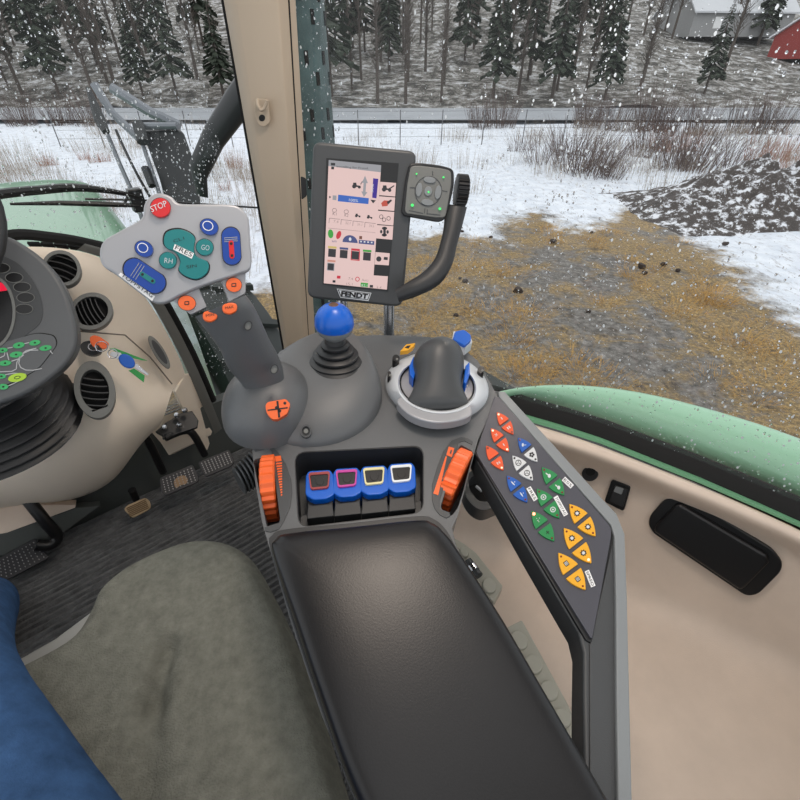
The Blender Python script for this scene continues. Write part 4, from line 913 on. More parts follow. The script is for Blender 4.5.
T3 = [lineup(sl[0][i], sl[1][i], 1.72) for i in (0, 1)]; B3 = [lineup(sl[0][i], sl[1][i], .05) for i in (0, 1)]
MB().m(BLACKM).caps([[B3[0], B3[1], B3[1]+bk, B3[0]+bk], [T3[0], T3[1], T3[1]+bk, T3[0]+bk]]).build('trim_5', kind='structure')
P = facing(262, 110, 1.06, -.1)
hk = MB().m(BP).plate(rnd([(254, 99), (268, 99), (270.5, 122), (265, 127), (259.5, 126), (255, 118)], 5), P, -.004, .003).build('coat_hook', bevel=.0015, label='beige coat hook on the pillar beside the windscreen', cat='hook')
MB().m(INK).plate(ell(262, 118, 3.2, 3.4), P, .002, .0036).build('hole', hk)
MB().m(BP).tube([pl(258, 100, off(P, .004)), pl(258, 105, off(P, .02)), pl(261, 110, off(P, .024)), pl(265, 107, off(P, .026)), pl(267, 100, off(P, .03))], .004, 10, smooth=3).build('prong', hk)
MB().m(BLACK).plate(rnd([(300.5, 176), (306, 178), (307, 196), (301.5, 200)], 2), facing(303, 188, 1.1, 0), -.02, .01).build('latch', bevel=.002, label='small black window latch on the door seal beside the terminal', cat='latch')
# roof with an open hatch, rear pillars
hd = mat('beige_headliner', (200, 190, 176), .9)
oc = Vector((-.40, 1.33, 0)); q = lambda a, f, z: oc+RT*a+FW*f+UP*z
b = MB().m(hd).prism([q(-1.6, -.42, 1.80), q(.45, -.42, 1.80), q(.85, -1.9, 1.80), q(-1.6, -1.9, 1.80)], UP*-.05, [[q(-1.2, -.98, 1.80), q(.25, -.98, 1.80), q(.35, -1.6, 1.80), q(-1.2, -1.6, 1.80)]])
b.build('ceiling', kind='structure')
wall('wall_back', q(-1.5, -1.75, 0), q(1.0, -1.75, 0), -.0, .75, .04, GP, kind='structure')
wall('wall_left', q(-1.5, -1.75, 0), q(-1.5, .0, 0), -.0, .25, .04, GP, kind='structure')
# glass
def glassmat(nm, tint=(.97, .985, .98)):
    m = bpy.data.materials.new(nm); m.use_nodes = True; nt = m.node_tree; nt.nodes.clear()
    o = nt.nodes.new('ShaderNodeOutputMaterial'); mx = nt.nodes.new('ShaderNodeMixShader'); t = nt.nodes.new('ShaderNodeBsdfTransparent'); g = nt.nodes.new('ShaderNodeBsdfGlossy'); f = nt.nodes.new('ShaderNodeFresnel')
    g.inputs['Roughness'].default_value = .02; f.inputs['IOR'].default_value = 1.35; t.inputs['Color'].default_value = (*tint, 1)
    nt.links.new(f.outputs[0], mx.inputs[0]); nt.links.new(t.outputs[0], mx.inputs[1]); nt.links.new(g.outputs[0], mx.inputs[2]); nt.links.new(mx.outputs[0], o.inputs[0]); return m
GL = glassmat('window_glass')
WS0 = q(-1.55, .12, .24); WS1 = q(-.03, .12, .24)
def wsp(t, z): return WS0.lerp(WS1, t)+FW*(.05*math.sin(math.pi*t))+UP*(z-.24)
g = MB().m(GL).grid([[wsp(j/16, z) for j in range(17)] for z in (.24, .5, .9, 1.3, 1.55)]+[[wsp(j/16, z)-FW*f for j in range(17)] for z, f in ((1.68, .06), (1.76, .2), (1.80, .5))])
w1 = g.build('window_1', kind='structure')
side = [Vector((-.30, 1.36, 0))]+[]
srow = lambda z: None
gbase = [p+Vector((.012, .022, 0)) for p in g1]
pc = Vector((-.33, 1.33, .42)); 
path = [pc, pc.lerp(gbase[0], .5)+Vector((.02, .03, 0))]+gbase
path = [pc, (pc*.55+gbase[0]*.45)+Vector((.03, .035, 0))]+gbase[1:]
gp = [[Vector((p.x+(z-.5)*.05 if z > .5 else p.x, p.y+(z-.5)*.05 if z > .5 else p.y, p.z if z == 0 else z)) for p in path] for z in (0, .8, 1.2, 1.74)]
w2 = MB().m(GL).grid(gp).build('window_2', kind='structure')
MB().m(BLACKM).tube([path[0]+UP*-.02, path[1]+UP*-.02, path[2]+UP*-.02], .012, 8).build('trim_6', kind='structure')
MB().m(BEIGED).prism([path[0], path[1], path[2], path[3], path[3]-UP*.4, path[2]-UP*.4, path[1]-UP*.4, path[0]-UP*.4], Vector((-.02, -.03, 0))).build('wall_right_front', kind='structure')
# rain and sleet on the outside of both panes
DROP = bpy.data.materials.new('rain_drop'); DROP.use_nodes = True; bs = DROP.node_tree.nodes['Principled BSDF']
bs.inputs['Roughness'].default_value = .05; bs.inputs['IOR'].default_value = 1.33; bs.inputs['Transmission Weight'].default_value = 1; bs.inputs['Base Color'].default_value = (.97, .98, 1, 1)
SLEET = mat('wet_sleet', (236, 240, 246), .35)
def drops(surf, count, lab, seed, rmin=.0005, rmax=.0024, nf=None):
    rg_ = random.Random(seed); b = MB()
    for i in range(count):
        p, nn = surf(rg_.random(), rg_.random()); r = rmin+(rmax-rmin)*rg_.random()**3
        b.m(SLEET if rg_.random() < .4 else DROP)
        a = nn.orthogonal().normalized(); c = nn.cross(a); el = 1+.9*rg_.random()
        up_ = (UP-nn*UP.dot(nn)).normalized(); lt_ = nn.cross(up_)
        vs = [p+(lt_*math.cos(k*math.pi/3)*r+up_*math.sin(k*math.pi/3)*r*el) for k in range(6)]
        v2 = [p+nn*r*.6+(lt_*math.cos(k*math.pi/3)*r*.6+up_*math.sin(k*math.pi/3)*r*el*.6) for k in range(6)]
        b.add(vs+v2, [[0, 1, 7, 6], [1, 2, 8, 7], [2, 3, 9, 8], [3, 4, 10, 9], [4, 5, 11, 10], [5, 0, 6, 11], [6, 7, 8, 9, 10, 11], [5, 4, 3, 2, 1, 0]])
    return b.build('raindrops', label=lab, cat='raindrops', kind='stuff', ang=80)
def s1(u, v):
    t = .25+.75*u; z = .32+1.2*v; e = wsp(min(1, t+.01), z)-wsp(t-.01, z); nn = e.cross(UP).normalized(); nn = nn if nn.dot(FW) > 0 else -nn
    return wsp(t, z)+nn*.0008, nn
def s2(u, v):
    m_ = len(path)-3; x = u*m_; i = min(int(x), m_-1); f = x-i; z = .5+1.1*v
    a, c = gp[0][i], gp[0][i+1]; p = a.lerp(c, f); e = c-a; k = max(0, z-.5)
    zz = z if z > .5 else .5
    # follow the slanted rows
    def P_(i_, z_):
        for r0, r1, z0, z1 in ((gp[0], gp[1], None, .8), (gp[1], gp[2], .8, 1.2), (gp[2], gp[3], 1.2, 1.74)):
            z0_ = r0[i_].z
            if z_ <= z1: t = max(0, (z_-z0_)/(z1-z0_)); return r0[i_].lerp(r1[i_], t)
        return gp[3][i_]
    p = P_(i, zz).lerp(P_(i+1, zz), f); nn = Vector((e.y, -e.x, 0)).normalized(); nn = nn if nn.dot(Vector((.5, .8, 0))) > 0 else -nn
    return p+nn*.0008, nn
drops(s1, 13000, 'sleet and raindrops on the windscreen', 3)
drops(s2, 10000, 'sleet and raindrops on the right side window', 4)
# ================================================================ OUTSIDE, ON THE TRACTOR
GZ = -1.4
hood = thing('tractor_hood', q(-1.0, .5, .55), 'pale green tractor hood beyond the windscreen', 'hood')
hb = MB().m(GPAINT); rows = []
hx = Vector((-.85, 1.62, 0)); hdir = (Vector((-2.25, 3.58, 0))-hx); HL = hdir.length; hdir.normalize(); hr = Vector((hdir.y, -hdir.x, 0))
for f_ in (0, .04, .3, .6, .85, .96, 1.0):
    c = hx+hdir*HL*f_; dz = -.02*f_-(.06 if f_ == 1 else 0); row = []
    for sx_, z in ((0.01, -.55), (.01, .1), (.0, .46), (-.03, .55), (-.10, .60), (-.28, .625), (-.5, .63), (-.72, .625), (-.9, .60), (-.97, .55), (-1.0, .46), (-1.01, .1), (-1.01, -.55)): row.append(c+hr*sx_+UP*(z+dz))
    rows.append(row)
hb.grid(rows).caps([rows[-1], [p+hdir*.03-UP*.01 for p in rows[-1]]]); hb.build('hood_shell', hood, sub=1)
MB().m(BLACKM).tube([hx+hdir*.02+hr*x+UP*z for x, z in ((.02, .40), (-.03, .56), (-.28, .64), (-.72, .64), (-.97, .56))], .012, 8, smooth=3).build('hood_seal', hood)
# wipers
def wp(px, py, o_=.02): # on the windscreen plane
    P_ = (q(-.8, .18+o_, 0), -FW); return pl(px, py, P_)
wr_ = thing('windscreen_wiper', wp(140, 205), 'black wiper arms and blades across the foot of the windscreen', 'wiper')
MB().m(BLACK).tube([wp(-40, 203), wp(0, 194), (wp(40, 190)), wp(75, 187.5), wp(110, 191), wp(140, 197)], [.011, .011, .0105, .010, .007, .006], 8, smooth=3).build('wiper_arm', wr_)
MB().m(BLACK).tube([wp(10, 204), wp(60, 203), wp(100, 204), wp(150, 206)], [.003, .006, .007, .005], 8).build('wiper_blade', wr_)
MB().m(BLACK).tube([wp(85, 199), wp(140, 200), wp(262, 208)], .0028, 8).build('wiper_rod', wr_)
MB().m(BLACK).box(wp(137, 200, .03), RT*.018, FW*.015, UP*.03).build('wiper_motor', wr_, bevel=.004)
# mirror / lamp frame right of the hood
DM = mat('dark_steel', (40, 42, 44), .5, bump=.2, bscale=120); GM = mat('grey_steel', (120, 124, 130), .45, metal=.4)
fr = thing('loader_frame', D(160, 210, 2.6), 'dark steel frame with a black box standing right of the hood', 'frame')
MB().m(DM).prism([D(*p) for p in ((142, 131, 2.5), (176, 129, 2.5), (184, 133, 2.5), (197, 170, 2.52), (201, 206, 2.55), (199, 240, 2.6), (176, 240, 2.6), (160, 180, 2.55))], Vector((-.08, .16, 0))).build('black_box', fr, bevel=.01)
MB().m(GM).tube([D(94, 84, 2.4), D(112, 113, 2.45), D(143, 142, 2.5)], .022, 8).tube([D(112, 88, 2.6), D(150, 112, 2.65), D(180, 126, 2.7)], .03, 8).tube([D(142, 126, 2.48), D(177, 126, 2.48)], .018, 8).build('beam', fr)
MB().m(DM).tube([D(88, 88, 2.35), D(100, 120, 2.4), D(106, 132, 2.4)], [.012, .03, .02], 8).tube([D(138, 124, 2.45), D(143, 142, 2.45)], .032, 8).tube([D(145, 168, 2.5), D(152, 186, 2.5)], .022, 8).build('joint', fr)
MB().m(GM).tube([D(105, 128, 2.5), D(118, 160, 2.5), D(138, 205, 2.55), D(148, 240, 2.6)], .012, 8).tube([D(142, 142, 2.5), D(160, 195, 2.55)], .012, 8).build('strut', fr)
MB().m(BLACK).tube([D(116, 130, 2.5), D(125, 150, 2.5), D(138, 176, 2.5), D(152, 200, 2.55)], .008, 8, smooth=4).tube([D(124, 205, 2.5), D(128, 196, 2.5), D(136, 190, 2.5)], .008, 6).build('hose', fr)
MB().m(DM).lr([((198, 196), (208, 198), 2.3), ((190, 165), (206, 178), 2.2), ((205, 130), (222, 146), 2.1), ((228, 92), (250, 110), 2.0), ((250, 60), (275, 80), 1.95)], .9, 12, smooth=0).build('intake_pipe', label='black angled intake pipe between the black box and the pillar', cat='pipe')
ex = thing('exhaust_stack', D(317, 330, 2.2), 'tall dark exhaust stack with slots just right of the pillar', 'exhaust')
eb = D(322, 300, 2.2); eb.z = -.6; et = eb+UP*2.9; pr = [(.125, 0), (.125, 2.6), (.10, 2.7), (.06, 2.75)]
EXM = mat('exhaust_steel', (66, 84, 84), .5, metal=.3, bump=.3, bscale=40, var=.3, vscale=12)
MB().m(EXM).lathe(eb, UP, pr, 32).build('heat_shield', ex)
k = MB().m(BLACKM)
for i in range(9):
    for j in range(9):
        a = R_(-150+j*18); nn = Vector((math.cos(a), math.sin(a), 0)); c = eb+nn*.1255+UP*(.75+i*.17+(j % 2)*.06); t = nn.cross(UP)
        k.box(c, t*.007, nn*.002, UP*.02)
k.build('slots', ex, kind='stuff')
# front wheel beyond the windscreen
wc = D(224, 335, 3.1); wc.z = GZ+.72
tw = thing('front_wheel', Vector((wc.x, wc.y, GZ)), 'black front tyre seen low through the windscreen right of the hood', 'wheel')
pr = [(.36, -.22), (.62, -.25), (.70, -.21), (.72, -.1), (.72, .1), (.70, .21), (.62, .25), (.36, .22)]
MB().m(TYRE).lathe(wc, RT, pr, 48).build('tyre', tw)
k = MB().m(TYRE)
for i in range(26):
    a = 2*math.pi*i/26; rad = FW*math.cos(a)+UP*math.sin(a); tn = FW*-math.sin(a)+UP*math.cos(a); sg = 1 if i % 2 else -1
    k.box(wc+rad*.735+RT*sg*.11, RT*.11+tn*.05, tn*.02, rad*.02)
k.build('tread', tw, kind='stuff')
MB().m(mat('wheel_rim_red', (150, 40, 34), .5)).lathe(wc, RT, [(.05, .10), (.2, .10), (.34, .18), (.36, .2), (.36, -.2), (.34, -.18), (.2, -.1), (.05, -.1)], 32).build('wheel_rim', tw)
# rear fender beside the window
ft = [(430, 415), (470, 399), (505, 389), (530, 385.5), (560, 383.5), (600, 385.5), (640, 391), (680, 400), (720, 411), (760, 423), (800, 437), (850, 457), (920, 490)]
fi = [(430, 445), (470, 420), (500, 404), (527, 404), (560, 411), (600, 421), (640, 432), (675, 444), (710, 457), (750, 473), (796, 492), (850, 518), (920, 556)]
rows = [[atz(x, y+14, .40) for x, y in fi], [atz(x, y, .47) for x, y in fi]]
for t in (.2, .45, .7, .9, 1): rows.append([atz(a[0]+(e[0]-a[0])*t, a[1]+(e[1]-a[1])*t, .47+.07*math.sin(t*1.5)) for a, e in zip(fi, ft)])
e_ = rows[-1]; rows.append([p+Vector((.02, .04, -.03)) for p in e_]); rows.append([p+Vector((.03, .06, -.12)) for p in e_])
MB().m(GPAINTD).grid(rows).build('rear_fender', sub=1, label='pale green rear fender curving outside the right window', cat='fender')
# ================================================================ GROUND
def gmat():
    m = bpy.data.materials.new('field_ground'); m.use_nodes = True; nt = m.node_tree; b = nt.nodes['Principled BSDF']; L = nt.links.new
    def N(t, **k):
        x = nt.nodes.new(t)
        for a, v in k.items(): x.inputs[a].default_value = v
        return x
    tc = N('ShaderNodeTexCoord')
    def noise_(s, d=6, r=.6, dist=0): x = N('ShaderNodeTexNoise', Scale=s, Detail=d, Roughness=r, Distortion=dist); L(tc.outputs['Object'], x.inputs['Vector']); return x.outputs['Fac']
    def ramp(f, st):
        x = nt.nodes.new('ShaderNodeValToRGB'); L(f, x.inputs[0]); e = x.color_ramp.elements
        while len(e) < len(st): e.new(.5)
        for i, (p, c) in enumerate(st): e[i].position = p; e[i].color = (*(srgb(c) if len(c) == 3 else c), 1)
        return x.outputs[0]
    def mixc(f, a, c):
        x = nt.nodes.new('ShaderNodeMix'); x.data_type = 'RGBA'; L(f, x.inputs[0]); L(a, x.inputs[6]); L(c, x.inputs[7]); return x.outputs[2]
    def math_(op, a, c, clamp=False):
        x = nt.nodes.new('ShaderNodeMath'); x.operation = op; x.use_clamp = clamp
        for i, v in enumerate((a, c)):
            if isinstance(v, (int, float)): x.inputs[i].default_value = v
            else: L(v, x.inputs[i])
        return x.outputs[0]
    at = nt.nodes.new('ShaderNodeAttribute'); at.attribute_name = 'snow'
    ag = nt.nodes.new('ShaderNodeAttribute'); ag.attribute_name = 'grass'
    mud = ramp(noise_(9, 9, .78), [(.34, (56, 52, 48)), (.5, (104, 100, 95)), (.68, (156, 152, 148))])
    gra = ramp(noise_(24, 9, .8), [(.32, (62, 54, 42)), (.46, (116, 98, 68)), (.58, (166, 138, 88)), (.72, (206, 188, 150))])
    gf = math_('ADD', math_('MULTIPLY', math_('SUBTRACT', noise_(1.3, 8, .72, .5), .5), 9), ag.outputs['Fac'], True)
    base = mixc(gf, mud, gra)
    dk = math_('MULTIPLY', math_('SUBTRACT', noise_(2.6, 9, .78), .56), 12, True)
    dkc = N('ShaderNodeRGB'); dkc.outputs[0].default_value = (*srgb((70, 60, 50)), 1); base = mixc(dk, base, dkc.outputs[0])
    sn = ramp(noise_(3, 8, .6), [(.3, (204, 211, 222)), (.6, (228, 233, 241))])
    sf = math_('ADD', math_('MULTIPLY', math_('SUBTRACT', noise_(1.6, 9, .72), .5), 5.5), at.outputs['Fac'], True)
    col = mixc(sf, base, sn)
    # twigs and stubble poking through the snow
    st = N('ShaderNodeTexNoise', Scale=9, Detail=10, Roughness=.85); mp = N('ShaderNodeMapping'); L(tc.outputs['Object'], mp.inputs[0]); mp.inputs['Scale'].default_value = (1, .35, 1); L(mp.outputs[0], st.inputs['Vector'])
    sp_ = math_('MULTIPLY', math_('SUBTRACT', st.outputs['Fac'], .535), 14, True)
    tw = N('ShaderNodeRGB'); tw.outputs[0].default_value = (*srgb((124, 112, 106)), 1); col = mixc(math_('MULTIPLY', sp_, .6), col, tw.outputs[0])
    L(col, b.inputs['Base Color']); b.inputs['Roughness'].default_value = .75
    bp = N('ShaderNodeBump', Strength=.8, Distance=.05); L(noise_(9, 8, .7), bp.inputs['Height']); L(bp.outputs[0], b.inputs['Normal'])
    return m
bare = [atz(x, y, GZ) for x, y in ((330, 270), (372, 236), (410, 233), (440, 236), (470, 236), (500, 240), (512, 214), (540, 213), (560, 226), (590, 230), (615, 216), (648, 206), (672, 222), (700, 244), (725, 262), (745, 272), (750, 290), (800, 325), (900, 380), (1200, 900), (400, 1100), (60, 600), (130, 330), (240, 300))]
bare2 = [(p.x, p.y) for p in bare]
def sdist(x, y):
    ins = False; d = 1e9; m_ = len(bare2); j = m_-1
    for i in range(m_):
        xi, yi = bare2[i]; xj, yj = bare2[j]
        if (yi > y) != (yj > y) and x < (xj-xi)*(y-yi)/(yj-yi)+xi: ins = not ins
        dx, dy = xj-xi, yj-yi; t = max(0, min(1, ((x-xi)*dx+(y-yi)*dy)/(dx*dx+dy*dy+1e-9))); d = min(d, math.hypot(x-xi-dx*t, y-yi-dy*t)); j = i
    return -d if ins else d
NR, NA = 170, 150; rows = []; sn_ = []; gr_ = []
for i in range(NR):
    r = 1.0*(160/1.0)**(i/(NR-1)); row = []
    for j in range(NA):
        a = R_(-72+144*j/(NA-1)); x, y = r*math.sin(a), r*math.cos(a)
        h = .10*noise.noise((x*.5, y*.5, 0))+.05*noise.noise((x*1.7, y*1.7, 3))
        sd_ = sdist(x, y) if r < 25 else 10
        if sd_ < 0: h *= .45; h += .015*noise.noise((x*6, y*6, 1))
        if r > 11: h += .25*min(1, (r-11)/10)*noise.noise((x*.25, y*.25, 9))
        if r > 20: h *= .4
        row.append(Vector((x, y, GZ+h))); sn_.append(.5+sd_*(1.5 if sd_ > 0 else 2.2)); gr_.append(.36+.9*noise.noise((x*.6, y*.6, 5))+(.55 if -1.6 < sd_ < 0 else 0)-(.25 if r < 4.2 else 0))
    rows.append(row)
g = MB().m(gmat()).grid(rows).build('ground', kind='structure', origin=(0, 0, GZ))
me = g.data; a1 = me.attributes.new('snow', 'FLOAT', 'POINT'); a1.data.foreach_set('value', sn_); a2 = me.attributes.new('grass', 'FLOAT', 'POINT'); a2.data.foreach_set('value', gr_)
# road
ROAD = mat('wet_road', (150, 154, 160), .6, var=.12, vscale=.5)
rc = [(-70+i*5, 30.5+.0006*(-70+i*5)**2) for i in range(33)]
MB().m(ROAD).grid([[Vector((x, y, GZ+.18)) for x, y in rc], [Vector((x, y+7.5, GZ+.32)) for x, y in rc]]).build('road', kind='structure')
# soil heap
SOIL = bpy.data.materials.new('soil_and_snow'); SOIL.use_nodes = True; nt = SOIL.node_tree; b = nt.nodes['Principled BSDF']; b.inputs['Roughness'].default_value = .85
tc = nt.nodes.new('ShaderNodeTexCoord'); n1 = nt.nodes.new('ShaderNodeTexNoise'); n1.inputs['Scale'].default_value = 4.5; n1.inputs['Detail'].default_value = 10; n1.inputs['Roughness'].default_value = .72
rp = nt.nodes.new('ShaderNodeValToRGB'); e = rp.color_ramp.elements; e[0].position = .515; e[0].color = (*srgb((66, 58, 54)), 1); e[1].position = .58; e[1].color = (*srgb((214, 216, 222)), 1)
x = e.new(.30); x.color = (*srgb((44, 38, 36)), 1)
nt.links.new(tc.outputs['Object'], n1.inputs['Vector']); nt.links.new(n1.outputs['Fac'], rp.inputs[0]); nt.links.new(rp.outputs[0], b.inputs['Base Color'])
def heap(name, x0, x1, y0, wy, h, seed, lab):
    rows = []
    for i in range(60):
        u = i/59; row = []
        for j in range(110):
            v = j/109; x = x0+(x1-x0)*v; y = y0+wy*(u-.5)*2
            env = max(0, 1-abs(u*2-1)**2.2)*min(1, v*6)*min(1, (1-v)*6)*.86
            z = h*env*(.75+.55*noise.noise((x*.5, y*.5, seed)))+.34*env*noise.noise((x*1.6, y*1.6, seed))+.30*env*abs(noise.noise((x*4.5, y*4.5, seed)))
            row.append(Vector((x, y, GZ-.05+max(0, z))))
        rows.append(row)
    MB().m(SOIL).grid(rows).build(name, label=lab, cat='soil heap', origin=((x0+x1)/2, y0, GZ))
hp_ = atz(672, 218, GZ); hq = atz(800, 250, GZ)
heap('soil_heap', hp_.x-.8, hp_.x+14, 10.8, 1.9, 1.15, 2, 'long heap of dark soil patched with snow at the right edge of the grass')
# clods
cl = MB
for i in range(14):
    px = random.uniform(440, 790); py = random.uniform(225, 330); c = atz(px, py, GZ+.02); r = random.uniform(.03, .08)
    b = MB().m(mat('soil_clod', (58, 48, 42), .9)).ball(c, r, 8, (1, .8, .7))
    b.v = [v+Vector((noise.noise(v*9), noise.noise(v*9+Vector((5, 5, 5))), noise.noise(v*9-Vector((5, 5, 5)))))*r*.4 for v in b.v]
    b.build('soil_clod', label='small dark clod of soil lying on the wet ground', cat='clod', group='loose clods on the ground')
# dry grass and stalks
def stalkmb(n_, rad, h, lean, mt, seed, th=.006):
    rg_ = random.Random(seed); b = MB().m(mt)
    for i in range(n_):
        a = rg_.uniform(0, 6.28); r = rad*rg_.random()**.5; p = Vector((r*math.cos(a), r*math.sin(a), -.05)); d = Vector((math.cos(a)*lean*rg_.random()+rg_.uniform(-.15, .15), math.sin(a)*lean*rg_.random(), 1))
        hh = h*rg_.uniform(.4, 1); q1 = p+d*hh*.55; q2 = p+d*hh+Vector((d.x, d.y, 0))*hh*.25
        for s0, s1, t0, t1 in ((p, q1, th, th*.7), (q1, q2, th*.7, th*.3)):
            e = Vector((1, 0, 0))
            b.add([s0-e*t0, s0+e*t0, s0+Vector((0, t0*1.6, 0)), s1-e*t1, s1+e*t1, s1+Vector((0, t1*1.6, 0))], [[0, 1, 4, 3], [1, 2, 5, 4], [2, 0, 3, 5], [3, 4, 5]])
        if rg_.random() < .6:
            q3 = q1+Vector((rg_.uniform(-.3, .3), rg_.uniform(-.3, .3), .5))*hh*.5; t0 = th*.5
            b.add([q1-Vector((t0, 0, 0)), q1+Vector((t0, 0, 0)), q1+Vector((0, t0, 0)), q3], [[0, 1, 3], [1, 2, 3], [2, 0, 3]])
    return b
TW = mat('bare_twigs', (86, 70, 64), .85); TWR = mat('rusty_stalks', (150, 104, 82), .85); TWP = mat('pale_stalks', (150, 138, 124), .85); DG = mat('dry_grass', (196, 154, 86), .85)
protos = {}
def place(kind, x, y, s_, rz, z=None):
    pr_, lab, cat, grp, used = protos[kind]
    if not used: o = pr_; protos[kind][4] = True
    else: o = pr_.copy(); COL.objects.link(o)
    o.location = (x, y, GZ if z is None else z); o.scale = (s_, s_, s_); o.rotation_euler = (0, 0, rz)
def proto(kind, mb, lab, cat, grp):
    o = mb.build(kind, label=lab, cat=cat, group=grp, origin=(0, 0, 0), flat=True); protos[kind+lab] = [o, lab, cat, grp, False]; return kind+lab
k1 = proto('bare_shrub', stalkmb(90, .5, 1.2, .8, TW, 1), 'leafless dark shrub standing in the snow', 'shrub', 'bare shrubs in the snow')
k2 = proto('dry_stalks', stalkmb(70, .5, 1.0, .35, TWR, 2), 'clump of rusty brown stalks in the snow', 'dry plants', 'rusty stalks in the snow')
k3 = proto('dry_stalks', stalkmb(60, .8, .9, .2, TWP, 3, .004), 'thin pale stalks standing in the snow', 'dry plants', 'thin pale stalks in the snow')
k4 = proto('grass_tuft', stalkmb(80, .28, .13, 1.4, DG, 4, .003), 'tuft of flattened ochre grass on the muddy ground', 'grass tuft', 'ochre grass tufts')
k5 = proto('bare_shrub', stalkmb(120, .9, 2.3, .35, TW, 5, .010), 'tall leafless sapling clump by the road', 'shrub', 'tall saplings by the road')
def at_(px, py): p = atz(px, py, GZ); return p.x, p.y
rg_ = random.Random(5)
for px, py, s_ in ((540, 165, 1.0), (575, 170, 1.2), (590, 175, 1.3), (605, 168, .9), (650, 150, 1.2), (668, 170, 1.1), (690, 172, 1.5), (690, 165, 1.2), (520, 155, 1), (640, 158, .9), (730, 165, 1), (565, 160, 1.2), (610, 178, .7)):
    x, y = at_(px, py); place(k1, x, y, s_*rg_.uniform(.8, 1.1), rg_.uniform(0, 6))
for px, py, s_ in ((45, 166, .45), (52, 166, .4), (95, 163, .4), (85, 160, .4), (105, 162, .4), (672, 152, .9), (660, 150, .9), (755, 160, .9), (775, 160, .9), (790, 158, 1), (690, 150, .8), (235, 168, .5), (225, 190, .3), (790, 170, .7)):
    x, y = at_(px, py); place(k2, x, y, s_, rg_.uniform(0, 6))
for i in range(110):
    x = rg_.uniform(-16, 22); y = rg_.uniform(11, 27)
    if x < -4 and rg_.random() < .2: y = rg_.uniform(8, 14)
    place(k3, x, y, rg_.uniform(.6, 1.2), rg_.uniform(0, 6))
for i in range(70):
    x = rg_.uniform(-13, -2.6); y = rg_.uniform(6.5, 17); place(k3, x, y, rg_.uniform(.5, 1.0), rg_.uniform(0, 6))
for i in range(150):
    px = rg_.uniform(410, 800); py = rg_.uniform(225, 400); x, y = at_(px, py)
    if sdist(x, y) < -.1 and noise.noise((x*.6, y*.6, 5)) > -.15: place(k4, x, y, rg_.uniform(.5, 1.1), rg_.uniform(0, 6), GZ+.01)
for px, py in ((585, 128), (590, 126), (640, 130), (655, 132), (700, 134), (665, 130), (480, 128), (500, 127), (745, 133), (770, 134), (90, 125), (60, 125), (22, 125), (610, 130)):
    x, y = at_(px, py); place(k5, x, y, rg_.uniform(.7, 1.1), rg_.uniform(0, 6))
# fence
fe = thing('wire_fence', Vector((10, 22, GZ)), 'thin wire fence with slim dark posts crossing the snow before the road', 'fence')
PM = mat('fence_post', (92, 92, 94), .6)
for i in range(26):
    x = -14+i*1.75; MB().m(PM).tube([Vector((x, 21.5+.05*x, GZ-.1)), Vector((x+.02, 21.5+.05*x, GZ+1.25))], .02, 6).build('post', fe)
k = MB().m(PM)
for z in (.3, .6, .9, 1.2): k.tube([Vector((-14, 20.8, GZ+z)), Vector((29.75, 22.98, GZ+z))], .006, 4)
k.build('wire', fe)
# hillside, forest and houses
HM = bpy.data.materials.new('forest_floor'); HM.use_nodes = True; nt = HM.node_tree; b = nt.nodes['Principled BSDF']; b.inputs['Roughness'].default_value = .95
tc = nt.nodes.new('ShaderNodeTexCoord'); n1 = nt.nodes.new('ShaderNodeTexNoise'); n1.inputs['Scale'].default_value = .9; n1.inputs['Detail'].default_value = 10; n1.inputs['Roughness'].default_value = .8
rp = nt.nodes.new('ShaderNodeValToRGB'); e = rp.color_ramp.elements; e[0].position = .44; e[0].color = (*srgb((58, 56, 52)), 1); e[1].position = .62; e[1].color = (*srgb((206, 208, 212)), 1); x = e.new(.52); x.color = (*srgb((124, 120, 114)), 1)
nt.links.new(tc.outputs['Object'], n1.inputs['Vector']); nt.links.new(n1.outputs['Fac'], rp.inputs[0]); nt.links.new(rp.outputs[0], b.inputs['Base Color'])
rows = []
for i in range(30):
    u = i/29; rows.append([Vector((x, 39+.0006*x*x+u*60, GZ+.2+13*u**1.1*(1+.25*noise.noise((x*.03, u*2, 0)))+.5*noise.noise((x*.3, u*14, 1)))) for x in range(-110, 130, 4)])
MB().m(HM).grid(rows).build('hillside', kind='structure')
def hz(x, y):
    u = max(0, (y-39-.0006*x*x)/60); return GZ+.2+13*u**1.1*(1+.25*noise.noise((x*.03, u*2, 0)))
BARK = mat('tree_bark', (84, 76, 70), .9); NEED = mat('dark_needles', (52, 60, 48), .9); 
